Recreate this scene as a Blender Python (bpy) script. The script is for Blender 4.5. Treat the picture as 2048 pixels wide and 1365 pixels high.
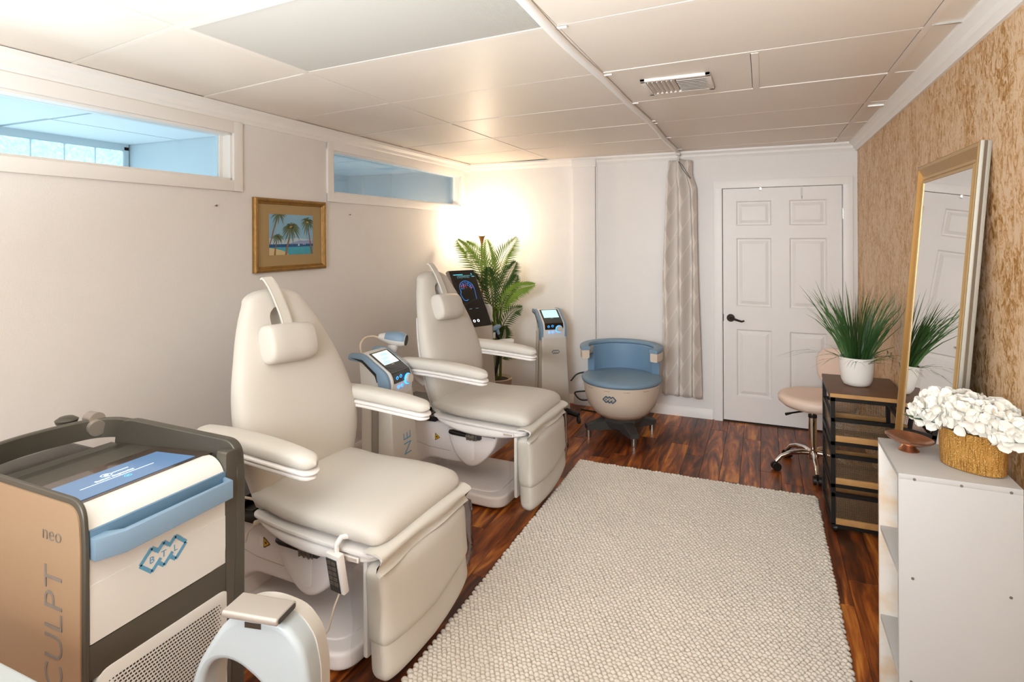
import bpy, bmesh, math, random
import numpy as np
from mathutils import Vector, Matrix, Euler
PI = math.pi
rnd = random.Random(7)
for o in list(bpy.data.objects): bpy.data.objects.remove(o)
SC = bpy.context.scene
COL = SC.collection
# ------------------------------------------------------------------ camera, world, lights, exposure
HC = 1.62
YAW = math.radians(23.5); ROLL = math.radians(0.25)
cd = bpy.data.cameras.new('camera'); cam = bpy.data.objects.new('camera', cd); COL.objects.link(cam)
cd.sensor_width = 36; cd.lens = 36*1152/2048; cd.shift_y = -(682.5-472)/2048; cd.clip_start = .05
fw = Vector((-math.sin(YAW), math.cos(YAW), 0)); rt = Vector((math.cos(YAW), math.sin(YAW), 0)); up = Vector((0, 0, 1))
e1 = rt*math.cos(ROLL)-up*math.sin(ROLL); e2 = rt*math.sin(ROLL)+up*math.cos(ROLL)
M = Matrix((e1, e2, -fw)).transposed().to_4x4(); M.translation = (0, 0, HC)
cam.matrix_world = M
SC.camera = cam
W = bpy.data.worlds.new('world'); SC.world = W; W.use_nodes = True
W.node_tree.nodes['Background'].inputs[0].default_value = (.55, .75, 1, 1)
W.node_tree.nodes['Background'].inputs[1].default_value = .6
def light(name, kind, loc, energy, color, size=.1, size_y=None, look=None, spread=None):
    d = bpy.data.lights.new(name, kind); d.energy = energy; d.color = color
    if kind == 'AREA':
        d.size = size
        if size_y: d.shape = 'RECTANGLE'; d.size_y = size_y
        if spread: d.spread = spread
    else: d.shadow_soft_size = size
    o = bpy.data.objects.new(name, d); COL.objects.link(o); o.location = loc
    if look is not None: o.rotation_euler = (Vector(look)-Vector(loc)).to_track_quat('-Z', 'Y').to_euler()
    return o
light('rear_fill_light', 'AREA', (-.15, -1.6, 1.5), 36, (.83, .94, 1), 1.6, 1.6, (-.75, 5, 1.4))  # added fill, unseen behind the camera, brightens the whole room
light('back_wall_fill_light', 'AREA', (-.5, -1.5, 2.0), 17, (.90, .95, 1), 1.0, .5, (-.6, 5.3, 1.5), math.radians(62))  # added fill with narrow spread, unseen, lifts the far end of the room
light('bounced_flash_light', 'AREA', (-.85, -.75, .45), 142, (.83, .94, 1), .6, .6, (-.9, -.26, 3), math.radians(116))
light('warm_lamp_light', 'POINT', (-1.85, -.02, 1.12), 5, (1, .55, .24), .10)
light('torchiere_light', 'POINT', (-2.524, 5.06, 1.70), 14, (1, .78, .55), .045)
light('daylight_next_room', 'AREA', (-3.75, 1.6, .9), 7, (.86, .985, 1), 1.3, 2.2, (-3.75, 1.6, 3))
light('next_room_window_light', 'AREA', (-4.62, 1.5, 1.40), 20, (.90, .975, 1), 2.6, .7, (-2.8, 1.5, 1.78))
light('daylight_second_room', 'AREA', (-3.7, 4.35, .9), 23, (.74, .92, 1), 1.2, 1.8, (-3.7, 4.35, 3))
VS = SC.view_settings
VS.view_transform = 'Standard'; VS.look = 'None'; VS.gamma = 1; VS.use_curve_mapping = False; VS.exposure = 0.12
# ------------------------------------------------------------------ materials
def srgb(h):
    h = h.lstrip('#'); c = [int(h[i:i+2], 16)/255 for i in (0, 2, 4)]
    return tuple(((x/12.92) if x <= .04045 else ((x+.055)/1.055)**2.4) for x in c)+(1,)
MATS = {}
def nodemat(name):
    m = bpy.data.materials.new(name); m.use_nodes = True; MATS[name] = m
    nt = m.node_tree; b = nt.nodes['Principled BSDF']
    return m, nt, b
def mat(name, col, rough=.5, metal=0, bump=0, bscale=200, var=0, vscale=8, coat=0, emit=0, ecol=None, spec=.5, sheen=0, trans=0):
    m, nt, b = nodemat(name)
    c = srgb(col) if isinstance(col, str) else tuple(col)+(1,)
    b.inputs['Base Color'].default_value = c; b.inputs['Roughness'].default_value = rough
    b.inputs['Metallic'].default_value = metal; b.inputs['Coat Weight'].default_value = coat
    b.inputs['Specular IOR Level'].default_value = spec
    if sheen: b.inputs['Sheen Weight'].default_value = sheen
    if trans: b.inputs['Transmission Weight'].default_value = trans
    if emit:
        b.inputs['Emission Color'].default_value = srgb(ecol) if ecol else c
        b.inputs['Emission Strength'].default_value = emit
    tc = nt.nodes.new('ShaderNodeTexCoord')
    n = nt.nodes.new('ShaderNodeTexNoise'); n.inputs['Scale'].default_value = vscale; n.inputs['Detail'].default_value = 4
    nt.links.new(tc.outputs['Object'], n.inputs['Vector'])
    v = var if var else .02
    mx = nt.nodes.new('ShaderNodeMix'); mx.data_type = 'RGBA'
    mx.inputs[6].default_value = tuple(x*(1-v) for x in c[:3])+(1,); mx.inputs[7].default_value = tuple(min(1, x*(1+v)) for x in c[:3])+(1,)
    nt.links.new(n.outputs['Fac'], mx.inputs[0]); nt.links.new(mx.outputs[2], b.inputs['Base Color'])
    if bump:
        n2 = nt.nodes.new('ShaderNodeTexNoise'); n2.inputs['Scale'].default_value = bscale; n2.inputs['Detail'].default_value = 3
        nt.links.new(tc.outputs['Object'], n2.inputs['Vector'])
        bp = nt.nodes.new('ShaderNodeBump'); bp.inputs['Strength'].default_value = bump; bp.inputs['Distance'].default_value = .004
        nt.links.new(n2.outputs['Fac'], bp.inputs['Height']); nt.links.new(bp.outputs['Normal'], b.inputs['Normal'])
    return m
mat('wall_paint', '#ebe7e4', .75, bump=.35, bscale=130)
mat('trim_paint', '#f0ece8', .45)
mat('ceiling_panel', '#e6d9cb', .42, bump=.03, bscale=60)
mat('ceiling_grid', '#e8dcd0', .45)
mat('gap_dark', '#3a2c20', .8)
mat('cool_wall', '#cfd8dc', .8)
mat('cool_ceiling', '#dfe6e8', .85, bump=.5, bscale=90)
mat('door_paint', '#ece7e3', .5, bump=.08, bscale=90)
mat('bronze', '#2a1f1a', .35, .8)
mat('steel', '#b9b6b0', .3, 1)
mat('chrome', '#e8e6e2', .06, 1)
mat('nail', '#8b857c', .4, .7)
mat('vinyl', '#d3cec6', .55, bump=.05, bscale=300, spec=.22)
mat('vinyl_flap', '#dcd8d0', .55)
mat('white_plastic', '#ece7e4', .4)
mat('base_plastic', '#e6dedc', .45)
mat('seam', '#b9aca0', .7)
mat('black_plastic', '#17130f', .4)
mat('black_gloss', '#0b0a09', .12, coat=.5)
mat('dark_grey', '#3b3a38', .5)
mat('yellow', '#e0a818', .5)
mat('sticker_white', '#efe6e0', .5)
mat('graphite', '#5f5b53', .42, .55)
mat('graphite_dark', '#4a463f', .4, .5)
mat('champagne', '#b3977a', .42, .4)
mat('device_white', '#dcdad6', .38)
mat('device_grey', '#cfc8bd', .42, .1)
mat('silver_trim', '#a8a097', .4, .6)
mat('device_blue', '#7c96ad', .4)
mat('device_blue_dark', '#5d7d97', .45)
mat('logo_blue', '#5f9cc0', .5)
mat('logo_dark', '#33566a', .5)
mat('letter_grey', '#7b736e', .45)
mat('glossy_brown', '#3a2a20', .12, .2, coat=.6)
mat('screen_blue', '#54779f', .15, emit=.30, ecol='#6a90bd')
mat('screen_text', '#dff3ff', .5, emit=1.1, ecol='#e8f6ff')
mat('screen_teal', '#5ec8d8', .5, emit=.8, ecol='#58c8dc')
mat('screen_white', '#dfeeee', .3, emit=.62, ecol='#d6eeee')
mat('screen_aqua', '#bfe8ee', .3, emit=.70, ecol='#a4dcea')
mat('led_blue', '#3aa0ff', .4, emit=1.9, ecol='#3a9cff')
mat('led_white', '#e8f4ff', .4, emit=1.5, ecol='#e6f2ff')
mat('screen_line', '#3b86d8', .5, emit=.9, ecol='#2f86e0')
mat('screen_red', '#c0402a', .5, emit=.55, ecol='#c8452c')
mat('screen_dim', '#6fa0a8', .5, emit=.25, ecol='#7fb0b8')
mat('seat_blue', '#7791a6', .55, bump=.05, bscale=250)
mat('back_blue', '#6f8ea9', .55, bump=.05, bscale=250)
mat('tub_cream', '#d3c3b1', .42)
mat('tub_dark', '#a58a76', .45)
mat('palm_green', '#7c9a35', .5, var=.35, vscale=5)
mat('palm_dark', '#3d5a24', .5, var=.35, vscale=5)
mat('palm_stem', '#5b6a2a', .55)
mat('terracotta', '#c9b49c', .6)
mat('soil', '#3a2a1c', .9)
mat('grass_green', '#3c5f2e', .5, var=.45, vscale=9)
mat('pot_white', '#ece7e0', .55, bump=.1, bscale=150)
mat('lamp_bronze', '#a06a40', .4, .5)
mat('bulb', '#fff0d8', .5, emit=30, ecol='#ffe8c4')
mat('rug_wool', '#d8cfc4', .95, var=.10, vscale=3)
mat('rug_base', '#d0c2b2', .95)
mat('stool_vinyl', '#e8cfbe', .5)
mat('cart_wood', '#6b4a33', .5, var=.4, vscale=14)
mat('cart_wood_edge', '#b98a52', .5, var=.3, vscale=18)
mat('cart_metal', '#15110e', .45, .3)
mat('mesh_bronze', '#8a7358', .4, .5)
mat('gold_frame', '#c0a070', .42, .45, bump=.1, bscale=120)
mat('gold_bright', '#b58a4c', .35, .6)
mat('silver_edge', '#8f887c', .5, .75)
mat('mirror_glass', '#e9e7e4', .01, 1)
mat('mirror_back', '#1c1815', .7)
mat('laminate', '#b8b7b6', .45)
mat('copper', '#bd8a6c', .22, .95)
mat('petal', '#e6e2d8', .6, var=.06, vscale=30)
mat('petal_warm', '#f0dfc2', .6)
mat('leaf_green', '#3c4f2a', .5)
mat('flower_eye', '#b9b667', .5)
mat('frame_gilt', '#9a7238', .45, .35, bump=.5, bscale=70, var=.45, vscale=30)
mat('mat_board', '#a98f63', .8)
mat('print_sky', '#86b2cc', .6, var=.12, vscale=6)
mat('print_haze', '#b3c8d6', .6)
mat('print_hill', '#8f9fc4', .6)
mat('print_deep', '#1c5488', .6)
mat('print_sea', '#3d9db4', .6, var=.15, vscale=20)
mat('print_sand', '#cdb98a', .6)
mat('print_palm', '#5b6b4c', .6, var=.4, vscale=40)
mat('print_trunk', '#8a6246', .6, var=.3, vscale=60)
mat('print_nut', '#c98f4e', .6)
mat('print_white', '#f2efe8', .6)
mat('silver_bar', '#bdb5ad', .35, .5)
mat('shell_white', '#aab2b6', .35)
mat('shell_grey', '#b9b4ad', .45)
mat('cable_white', '#dccdb8', .5)
mat('vent_white', '#e4dad0', .5)
mat('curtain_hook', '#cfc8c0', .4)
def m_planks():
    m, nt, b = nodemat('floor_wood')
    L = nt.links.new; N = nt.nodes.new
    tc = N('ShaderNodeTexCoord'); oi = N('ShaderNodeObjectInfo')
    mp = N('ShaderNodeMapping'); mp.inputs['Scale'].default_value = (1.0, .13, 1)
    add = N('ShaderNodeVectorMath'); add.operation = 'ADD'
    sc = N('ShaderNodeVectorMath'); sc.operation = 'SCALE'; sc.inputs['Scale'].default_value = 1
    cmb = N('ShaderNodeCombineXYZ')
    mul = N('ShaderNodeMath'); mul.operation = 'MULTIPLY'; mul.inputs[1].default_value = 57.0
    L(oi.outputs['Random'], mul.inputs[0]); L(mul.outputs[0], cmb.inputs[0]); L(mul.outputs[0], cmb.inputs[1])
    L(tc.outputs['Object'], mp.inputs['Vector']); L(mp.outputs[0], add.inputs[0]); L(cmb.outputs[0], add.inputs[1])
    n1 = N('ShaderNodeTexNoise'); n1.inputs['Scale'].default_value = 13; n1.inputs['Detail'].default_value = 5; n1.inputs['Distortion'].default_value = 1.6
    n2 = N('ShaderNodeTexNoise'); n2.inputs['Scale'].default_value = 70; n2.inputs['Detail'].default_value = 4; n2.inputs['Distortion'].default_value = .6
    L(add.outputs[0], n1.inputs['Vector']); L(add.outputs[0], n2.inputs['Vector'])
    r1 = N('ShaderNodeValToRGB'); e = r1.color_ramp.elements
    e[0].position = .30; e[0].color = srgb('#3b1a09'); e[1].position = .74; e[1].color = srgb('#cf8638')
    x = e.new(.48); x.color = srgb('#7a3c16'); x = e.new(.60); x.color = srgb('#a65a22')
    mm = N('ShaderNodeMath'); mm.operation = 'MULTIPLY_ADD'; mm.inputs[1].default_value = .22
    L(n2.outputs['Fac'], mm.inputs[0])
    m3 = N('ShaderNodeMath'); m3.operation = 'MULTIPLY_ADD'; m3.inputs[1].default_value = .22; m3.inputs[2].default_value = -.22
    L(oi.outputs['Random'], m3.inputs[0]); 
    a2 = N('ShaderNodeMath'); a2.operation = 'ADD'; L(n1.outputs['Fac'], a2.inputs[0]); L(m3.outputs[0], a2.inputs[1]); L(a2.outputs[0], mm.inputs[2])
    L(mm.outputs[0], r1.inputs[0]); L(r1.outputs[0], b.inputs['Base Color'])
    b.inputs['Roughness'].default_value = .33; b.inputs['Specular IOR Level'].default_value = .4
    bp = N('ShaderNodeBump'); bp.inputs['Strength'].default_value = .15; bp.inputs['Distance'].default_value = .002
    L(n2.outputs['Fac'], bp.inputs['Height']); L(bp.outputs[0], b.inputs['Normal'])
m_planks()
def m_wallpaper():
    m, nt, b = nodemat('wallpaper_gold')
    L = nt.links.new; N = nt.nodes.new
    tc = N('ShaderNodeTexCoord')
    mp = N('ShaderNodeMapping'); mp.inputs['Scale'].default_value = (1, 1.0, .62); L(tc.outputs['Object'], mp.inputs['Vector'])
    n1 = N('ShaderNodeTexNoise'); n1.inputs['Scale'].default_value = 34; n1.inputs['Detail'].default_value = 8; n1.inputs['Roughness'].default_value = .7; n1.inputs['Distortion'].default_value = 1.2
    n2 = N('ShaderNodeTexNoise'); n2.inputs['Scale'].default_value = 6.5; n2.inputs['Detail'].default_value = 3
    n3 = N('ShaderNodeTexNoise'); n3.inputs['Scale'].default_value = 170; n3.inputs['Detail'].default_value = 3
    for n in (n1, n2, n3): L(mp.outputs[0], n.inputs['Vector'])
    ma = N('ShaderNodeMath'); ma.operation = 'MULTIPLY_ADD'; ma.inputs[1].default_value = .30; L(n2.outputs['Fac'], ma.inputs[0]); L(n1.outputs['Fac'], ma.inputs[2])
    mb = N('ShaderNodeMath'); mb.operation = 'MULTIPLY_ADD'; mb.inputs[1].default_value = .22; L(n3.outputs['Fac'], mb.inputs[0]); L(ma.outputs[0], mb.inputs[2])
    r = N('ShaderNodeValToRGB'); e = r.color_ramp.elements
    e[0].position = .70; e[0].color = srgb('#e2c4a2'); e[1].position = .91; e[1].color = srgb('#b5843c')
    x = e.new(.79); x.color = srgb('#d2aa7c')
    L(mb.outputs[0], r.inputs[0]); L(r.outputs[0], b.inputs['Base Color'])
    r2 = N('ShaderNodeValToRGB'); r2.color_ramp.elements[0].position = .76; r2.color_ramp.elements[1].position = .90
    r2.color_ramp.elements[1].color = (.65, .65, .65, 1); L(mb.outputs[0], r2.inputs[0]); L(r2.outputs[0], b.inputs['Metallic'])
    b.inputs['Roughness'].default_value = .5
    bp = N('ShaderNodeBump'); bp.inputs['Strength'].default_value = .4; bp.inputs['Distance'].default_value = .003
    L(n1.outputs['Fac'], bp.inputs['Height']); L(bp.outputs[0], b.inputs['Normal'])
m_wallpaper()
def m_lens():
    m, nt, b = nodemat('light_lens')
    b.inputs['Base Color'].default_value = srgb('#c0bab2'); b.inputs['Roughness'].default_value = .35
m_lens()
def m_glass(name, tint, refl):
    m = bpy.data.materials.new(name); m.use_nodes = True; MATS[name] = m; nt = m.node_tree
    nt.nodes.clear(); N = nt.nodes.new; L = nt.links.new
    out = N('ShaderNodeOutputMaterial'); mx = N('ShaderNodeMixShader'); t = N('ShaderNodeBsdfTransparent'); g = N('ShaderNodeBsdfGlossy')
    t.inputs[0].default_value = tint; g.inputs['Roughness'].default_value = .03
    lw = N('ShaderNodeLayerWeight'); lw.inputs['Blend'].default_value = refl
    mu = N('ShaderNodeMath'); mu.operation = 'MULTIPLY'; mu.inputs[1].default_value = .8
    L(lw.outputs['Fresnel'], mu.inputs[0]); L(mu.outputs[0], mx.inputs[0]); L(t.outputs[0], mx.inputs[1]); L(g.outputs[0], mx.inputs[2]); L(mx.outputs[0], out.inputs[0])
m_glass('window_glass', (.90, .97, 1, 1), .25)
m_glass('clear_plastic', (.94, .93, .90, 1), .3)
def m_glassblock():
    m, nt, b = nodemat('glass_block'); N = nt.nodes.new; L = nt.links.new
    tc = N('ShaderNodeTexCoord'); n = N('ShaderNodeTexNoise'); n.inputs['Scale'].default_value = 16; n.inputs['Detail'].default_value = 2; n.inputs['Distortion'].default_value = 2.5
    L(tc.outputs['Object'], n.inputs['Vector'])
    r = N('ShaderNodeValToRGB'); r.color_ramp.elements[0].position = .35; r.color_ramp.elements[0].color = srgb('#b9dce2'); r.color_ramp.elements[1].position = .62; r.color_ramp.elements[1].color = srgb('#f2fdff')
    L(n.outputs['Fac'], r.inputs[0]); L(r.outputs[0], b.inputs['Emission Color']); b.inputs['Emission Strength'].default_value = .9
    b.inputs['Base Color'].default_value = srgb('#a8c4cc'); b.inputs['Roughness'].default_value = .15
    bp = N('ShaderNodeBump'); bp.inputs['Strength'].default_value = .6; L(n.outputs['Fac'], bp.inputs['Height']); L(bp.outputs[0], b.inputs['Normal'])
m_glassblock()
def m_curtain():
    m, nt, b = nodemat('curtain_cloth'); N = nt.nodes.new; L = nt.links.new
    uv = N('ShaderNodeUVMap'); uv.uv_map = 'UVMap'
    sp = N('ShaderNodeSeparateXYZ'); L(uv.outputs[0], sp.inputs[0])
    def mth(op, a, bb=None, c=None):
        x = N('ShaderNodeMath'); x.operation = op
        for i, v in enumerate((a, bb, c)):
            if v is None: continue
            if isinstance(v, (int, float)): x.inputs[i].default_value = v
            else: L(v, x.inputs[i])
        return x.outputs[0]
    s = mth('MULTIPLY', sp.outputs[0], 1/.15); t = mth('MULTIPLY', sp.outputs[1], 1/.24)
    a = mth('FLOOR', mth('ADD', s, t)); d = mth('FLOOR', mth('SUBTRACT', s, t))
    chk = mth('MODULO', mth('ABSOLUTE', mth('ADD', a, d)), 3.0)
    lt = mth('LESS_THAN', chk, .5)
    ed = mth('LESS_THAN', mth('FRACT', mth('ADD', s, t)), .06)
    fine = mth('MULTIPLY', mth('LESS_THAN', mth('FRACT', mth('MULTIPLY', sp.outputs[1], 120)), .4), .25)
    f = mth('ADD', mth('MAXIMUM', mth('MULTIPLY', lt, .85), mth('MULTIPLY', ed, .7)), mth('MULTIPLY', fine, .5))
    mx = N('ShaderNodeMix'); mx.data_type = 'RGBA'; L(f, mx.inputs[0])
    mx.inputs[6].default_value = srgb('#cfc5bc'); mx.inputs[7].default_value = srgb('#e4dbd2')
    L(mx.outputs[2], b.inputs['Base Color']); b.inputs['Roughness'].default_value = .9
m_curtain()
def m_streak(name, base, streak, sx):
    m, nt, b = nodemat(name); N = nt.nodes.new; L = nt.links.new
    tc = N('ShaderNodeTexCoord'); mp = N('ShaderNodeMapping'); mp.inputs['Scale'].default_value = sx; L(tc.outputs['Object'], mp.inputs[0])
    n = N('ShaderNodeTexNoise'); n.inputs['Scale'].default_value = 10; n.inputs['Detail'].default_value = 5; L(mp.outputs[0], n.inputs[0])
    r = N('ShaderNodeValToRGB'); r.color_ramp.elements[0].position = .45; r.color_ramp.elements[0].color = srgb(base); r.color_ramp.elements[1].position = .7; r.color_ramp.elements[1].color = srgb(streak)
    L(n.outputs['Fac'], r.inputs[0]); L(r.outputs[0], b.inputs['Base Color']); b.inputs['Roughness'].default_value = .45
    return m, nt, b, n
m_streak('wood_print', '#e2dad2', '#dcc2a4', (1, 6, 1.5))
def m_goldvase():
    m, nt, b, n = m_streak('gold_vase', '#c89448', '#8a5c1c', (34, 34, 2.2))
    N = nt.nodes.new; L = nt.links.new
    tc = N('ShaderNodeTexCoord'); n2 = N('ShaderNodeTexNoise'); n2.inputs['Scale'].default_value = 420; L(tc.outputs['Object'], n2.inputs[0])
    b.inputs['Metallic'].default_value = .75; b.inputs['Roughness'].default_value = .38
    r9 = N('ShaderNodeValToRGB'); r9.color_ramp.elements[0].position = .55; r9.color_ramp.elements[0].color = (0, 0, 0, 1); r9.color_ramp.elements[1].position = .68; L(n2.outputs['Fac'], r9.inputs[0])
    mx9 = N('ShaderNodeMix'); mx9.data_type = 'RGBA'; L(r9.outputs[0], mx9.inputs[0]); L(b.inputs['Base Color'].links[0].from_socket, mx9.inputs[6]); mx9.inputs[7].default_value = srgb('#f0cf90'); L(mx9.outputs[2], b.inputs['Base Color'])  # pale flecks put the sparkle of hammered metal into the colour
    ad = N('ShaderNodeMath'); ad.operation = 'ADD'; L(n.outputs['Fac'], ad.inputs[0]); L(n2.outputs['Fac'], ad.inputs[1])
    bp = N('ShaderNodeBump'); bp.inputs['Strength'].default_value = .9; bp.inputs['Distance'].default_value = .004; L(ad.outputs[0], bp.inputs['Height']); L(bp.outputs[0], b.inputs['Normal'])
m_goldvase()
# ------------------------------------------------------------------ geometry helpers
def rpoly(pts, r=0, seg=5):
    """2D polygon with rounded corners; r a number or one per corner"""
    n = len(pts); out = []
    for i in range(n):
        p = Vector(pts[i]); a = Vector(pts[i-1]); b = Vector(pts[(i+1) % n]); ri = r[i] if isinstance(r, (list, tuple)) else r
        if ri <= 0: out.append(tuple(p)); continue
        u = (a-p); v = (b-p); lu, lv = u.length, v.length; u.normalize(); v.normalize()
        d = min(ri, lu*.49, lv*.49); p0 = p+u*d; p1 = p+v*d
        for k in range(seg+1):
            t = k/seg; out.append(tuple(p0*(1-t)**2+p*2*t*(1-t)+p1*t*t))
    return out
def rect(x0, x1, y0, y1): return [(x0, y0), (x1, y0), (x1, y1), (x0, y1)]
def ell(cx, cy, a, b, n=24, ph=0): return [(cx+a*math.cos(2*PI*i/n+ph), cy+b*math.sin(2*PI*i/n+ph)) for i in range(n)]
def smooth(xs, ys, q):
    xs = np.array(xs, float); ys = np.array(ys, float); m = np.zeros(len(xs))
    d = np.diff(ys)/np.diff(xs); m[1:-1] = (d[1:]+d[:-1])/2; m[0] = d[0]; m[-1] = d[-1]
    for i in range(len(d)):
        if d[i] == 0: m[i] = m[i+1] = 0
    i = np.clip(np.searchsorted(xs, q)-1, 0, len(xs)-2); h = xs[i+1]-xs[i]; t = np.clip((q-xs[i])/h, 0, 1)
    return (2*t**3-3*t**2+1)*ys[i]+(t**3-2*t**2+t)*h*m[i]+(-2*t**3+3*t**2)*ys[i+1]+(t**3-t**2)*h*m[i+1]
AX = {'xy': lambda a, b, c: (a, b, c), 'xz': lambda a, b, c: (a, c, b), 'yz': lambda a, b, c: (c, a, b)}
class G:
    def __init__(s): s.v = []; s.f = []
    def add(s, v, f):
        o = len(s.v); s.v += [tuple(p) for p in v]; s.f += [tuple(i+o for i in q) for q in f]; return s
    def frombm(s, bm):
        bm.verts.index_update(); s.add([v.co[:] for v in bm.verts], [[v.index for v in f.verts] for f in bm.faces]); bm.free(); return s
    def box(s, x0, x1, y0, y1, z0, z1, bev=0, seg=2):
        bm = bmesh.new(); bmesh.ops.create_cube(bm, size=1)
        for v in bm.verts: v.co = ((x0+x1)/2+v.co.x*(x1-x0), (y0+y1)/2+v.co.y*(y1-y0), (z0+z1)/2+v.co.z*(z1-z0))
        if bev: bmesh.ops.bevel(bm, geom=bm.edges[:], offset=bev, segments=seg, affect='EDGES', profile=.6)
        return s.frombm(bm)
    def prism(s, poly, plane, a, b, bev=0, seg=2, holes=()):
        f = AX[plane]; bm = bmesh.new()
        def loop(p, c): return [bm.verts.new(f(q[0], q[1], c)) for q in p]
        if not holes:
            A = loop(poly, a); B = loop(poly, b); n = len(poly)
            fa = bm.faces.new(A); fb = bm.faces.new(B[::-1])
            for i in range(n): bm.faces.new((A[i], B[i], B[(i+1) % n], A[(i+1) % n]))
            caps = [fa, fb]
        else:
            eds = []
            for p in [poly]+list(holes):
                A = loop(p, a); eds += [bm.edges.new((A[i], A[(i+1) % len(A)])) for i in range(len(A))]
            r = bmesh.ops.triangle_fill(bm, edges=eds, use_beauty=True)
            faces = [g for g in r['geom'] if isinstance(g, bmesh.types.BMFace)]
            ex = bmesh.ops.extrude_face_region(bm, geom=faces)
            vs = [g for g in ex['geom'] if isinstance(g, bmesh.types.BMVert)]
            d = Vector(f(0, 0, b-a)); bmesh.ops.translate(bm, verts=vs, vec=d)
            bev = 0
        bmesh.ops.recalc_face_normals(bm, faces=bm.faces[:])
        if bev:
            es = set(e for c in caps for e in c.edges)
            bmesh.ops.bevel(bm, geom=list(es), offset=bev, segments=seg, affect='EDGES', profile=.6)
        return s.frombm(bm)
    def loft(s, rings, cap=True):
        o = len(s.v); n = len(rings[0])
        for r in rings: s.v += [tuple(p) for p in r]
        for k in range(len(rings)-1):
            for i in range(n):
                j = (i+1) % n; s.f.append((o+k*n+i, o+k*n+j, o+(k+1)*n+j, o+(k+1)*n+i))
        if cap:
            s.f.append(tuple(o+i for i in range(n))[::-1]); s.f.append(tuple(o+(len(rings)-1)*n+i for i in range(n)))
        return s
    def lathe(s, prof, n=24, c=(0, 0, 0), sx=1, sy=1):
        return s.loft([[(c[0]+r*sx*math.cos(2*PI*i/n), c[1]+r*sy*math.sin(2*PI*i/n), c[2]+z) for i in range(n)] for r, z in prof])
    def tube(s, pts, r, n=8):
        P = [Vector(p) for p in pts]; rings = []; N = None
        for i, p in enumerate(P):
            t = (P[min(i+1, len(P)-1)]-P[max(i-1, 0)]).normalized()
            if N is None: N = t.orthogonal().normalized()
            else: N = (N-t*N.dot(t)).normalized()
            B = t.cross(N); ri = r[i] if isinstance(r, (list, tuple)) else r
            rings.append([p+(N*math.cos(2*PI*k/n)+B*math.sin(2*PI*k/n))*ri for k in range(n)])
        return s.loft(rings)
    def cyl(s, p, q, r, n=16, r2=None): return s.tube([p, q], [r, r if r2 is None else r2], n)
    def pad(s, axis, st, n=36, e=3.2):
        """cushion: stations (t, ca, cb, ha, hb) along axis 'x'|'z'|'y', superellipse cross-section, closed ends"""
        rings = []
        for (t, ca, cb, ha, hb) in st:
            ring = []
            for i in range(n):
                th = 2*PI*i/n; c, si = math.cos(th), math.sin(th)
                a = ca+ha*math.copysign(abs(c)**(2/e), c); b = cb+hb*math.copysign(abs(si)**(2/e), si)
                ring.append({'x': (t, a, b), 'y': (a, t, b), 'z': (a, b, t)}[axis])
            rings.append(ring)
        return s.loft(rings)
    def xf(s, mtx): s.v = [tuple(mtx @ Vector(p)) for p in s.v]; return s
def spl(pts, n=40):
    xs = range(len(pts)); return [tuple(float(smooth(xs, [p[k] for p in pts], q)) for k in range(3)) for q in np.linspace(0, len(pts)-1, n)]
def endround(t0, t1, r, n=6, m=18):
    """station params with rounded ends: list of (t, shrink amount 0..1 of r)"""
    out = []
    for k in range(n+1): a = PI/2*k/n; out.append((t0+r*(1-math.cos(PI/2-a) if False else 1-math.sin(a)) , 1-math.cos(a)))
    return out
def stations(t0, t1, r, n=6, m=14):
    """(t, inset) pairs: inset = how much half sizes shrink, quarter-circle rounding of radius r at both ends"""
    o = []
    for k in range(n+1): a = PI/2*k/n; o.append((t0+r*(1-math.cos(PI/2-(PI/2-a))) if False else t0+r*(1-math.sin(PI/2-(PI/2-a)) if False else 1-math.cos(a)), r*(1-math.sin(a))))
    for k in range(1, m): o.append((t0+r+(t1-t0-2*r)*k/m, 0))
    for k in range(n, -1, -1): a = PI/2*k/n; o.append((t1-r*(1-math.cos(a)), r*(1-math.sin(a))))
    return o
def link(name, me, parent=None):
    o = bpy.data.objects.new(name, me); COL.objects.link(o)
    if parent is not None: o.parent = parent
    return o
def build(name, g, m, parent=None, smooth=True, ang=40, off=None, kind=None, label=None):
    me = bpy.data.meshes.new(name)
    v = g.v
    if off is not None: v = [(p[0]-off[0], p[1]-off[1], p[2]-off[2]) for p in v]
    me.from_pydata(v, [], g.f); me.update()
    bm = bmesh.new(); bm.from_mesh(me); bmesh.ops.recalc_face_normals(bm, faces=bm.faces[:]); bm.to_mesh(me); bm.free()
    if smooth:
        me.shade_smooth(); me.set_sharp_from_angle(angle=math.radians(ang))
    me.materials.append(MATS[m] if isinstance(m, str) else m)
    o = link(name, me, parent)
    if off is not None and parent is None: o.location = off
    if kind: o['kind'] = kind
    if label: o['label'] = label
    return o
class Thing:
    """an Empty at the base; parts are given in world coordinates unless the thing is built in local ones (loc 0)"""
    def __init__(s, name, label, cat, loc=(0, 0, 0), rz=0, group=None, local=False, kind=None):
        o = bpy.data.objects.new(name, None); COL.objects.link(o); o.empty_display_size = .1
        o.location = loc; o.rotation_euler = (0, 0, rz); s.o = o; s.loc = loc; s.local = local
        if kind: o['kind'] = kind
        else: o['label'] = label; o['category'] = cat
        if group: o['group'] = group
    def part(s, name, g, m, parent=None, **k):
        if isinstance(parent, bpy.types.Object): return build(name, g, m, parent, off=None if s.local else s.loc, **k)
        return build(name, g, m, s.o, off=None if s.local else s.loc, **k)
def dup(root, loc, rz=0, label=None):
    r = root.copy(); COL.objects.link(r); r.location = loc; r.rotation_euler = (0, 0, rz)
    if label: r['label'] = label
    def rec(src, dst):
        for ch in list(src.children):
            if ch.get('only_first'): continue
            c = ch.copy(); COL.objects.link(c); c.parent = dst; rec(ch, c)
    rec(root, r); return r
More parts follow.
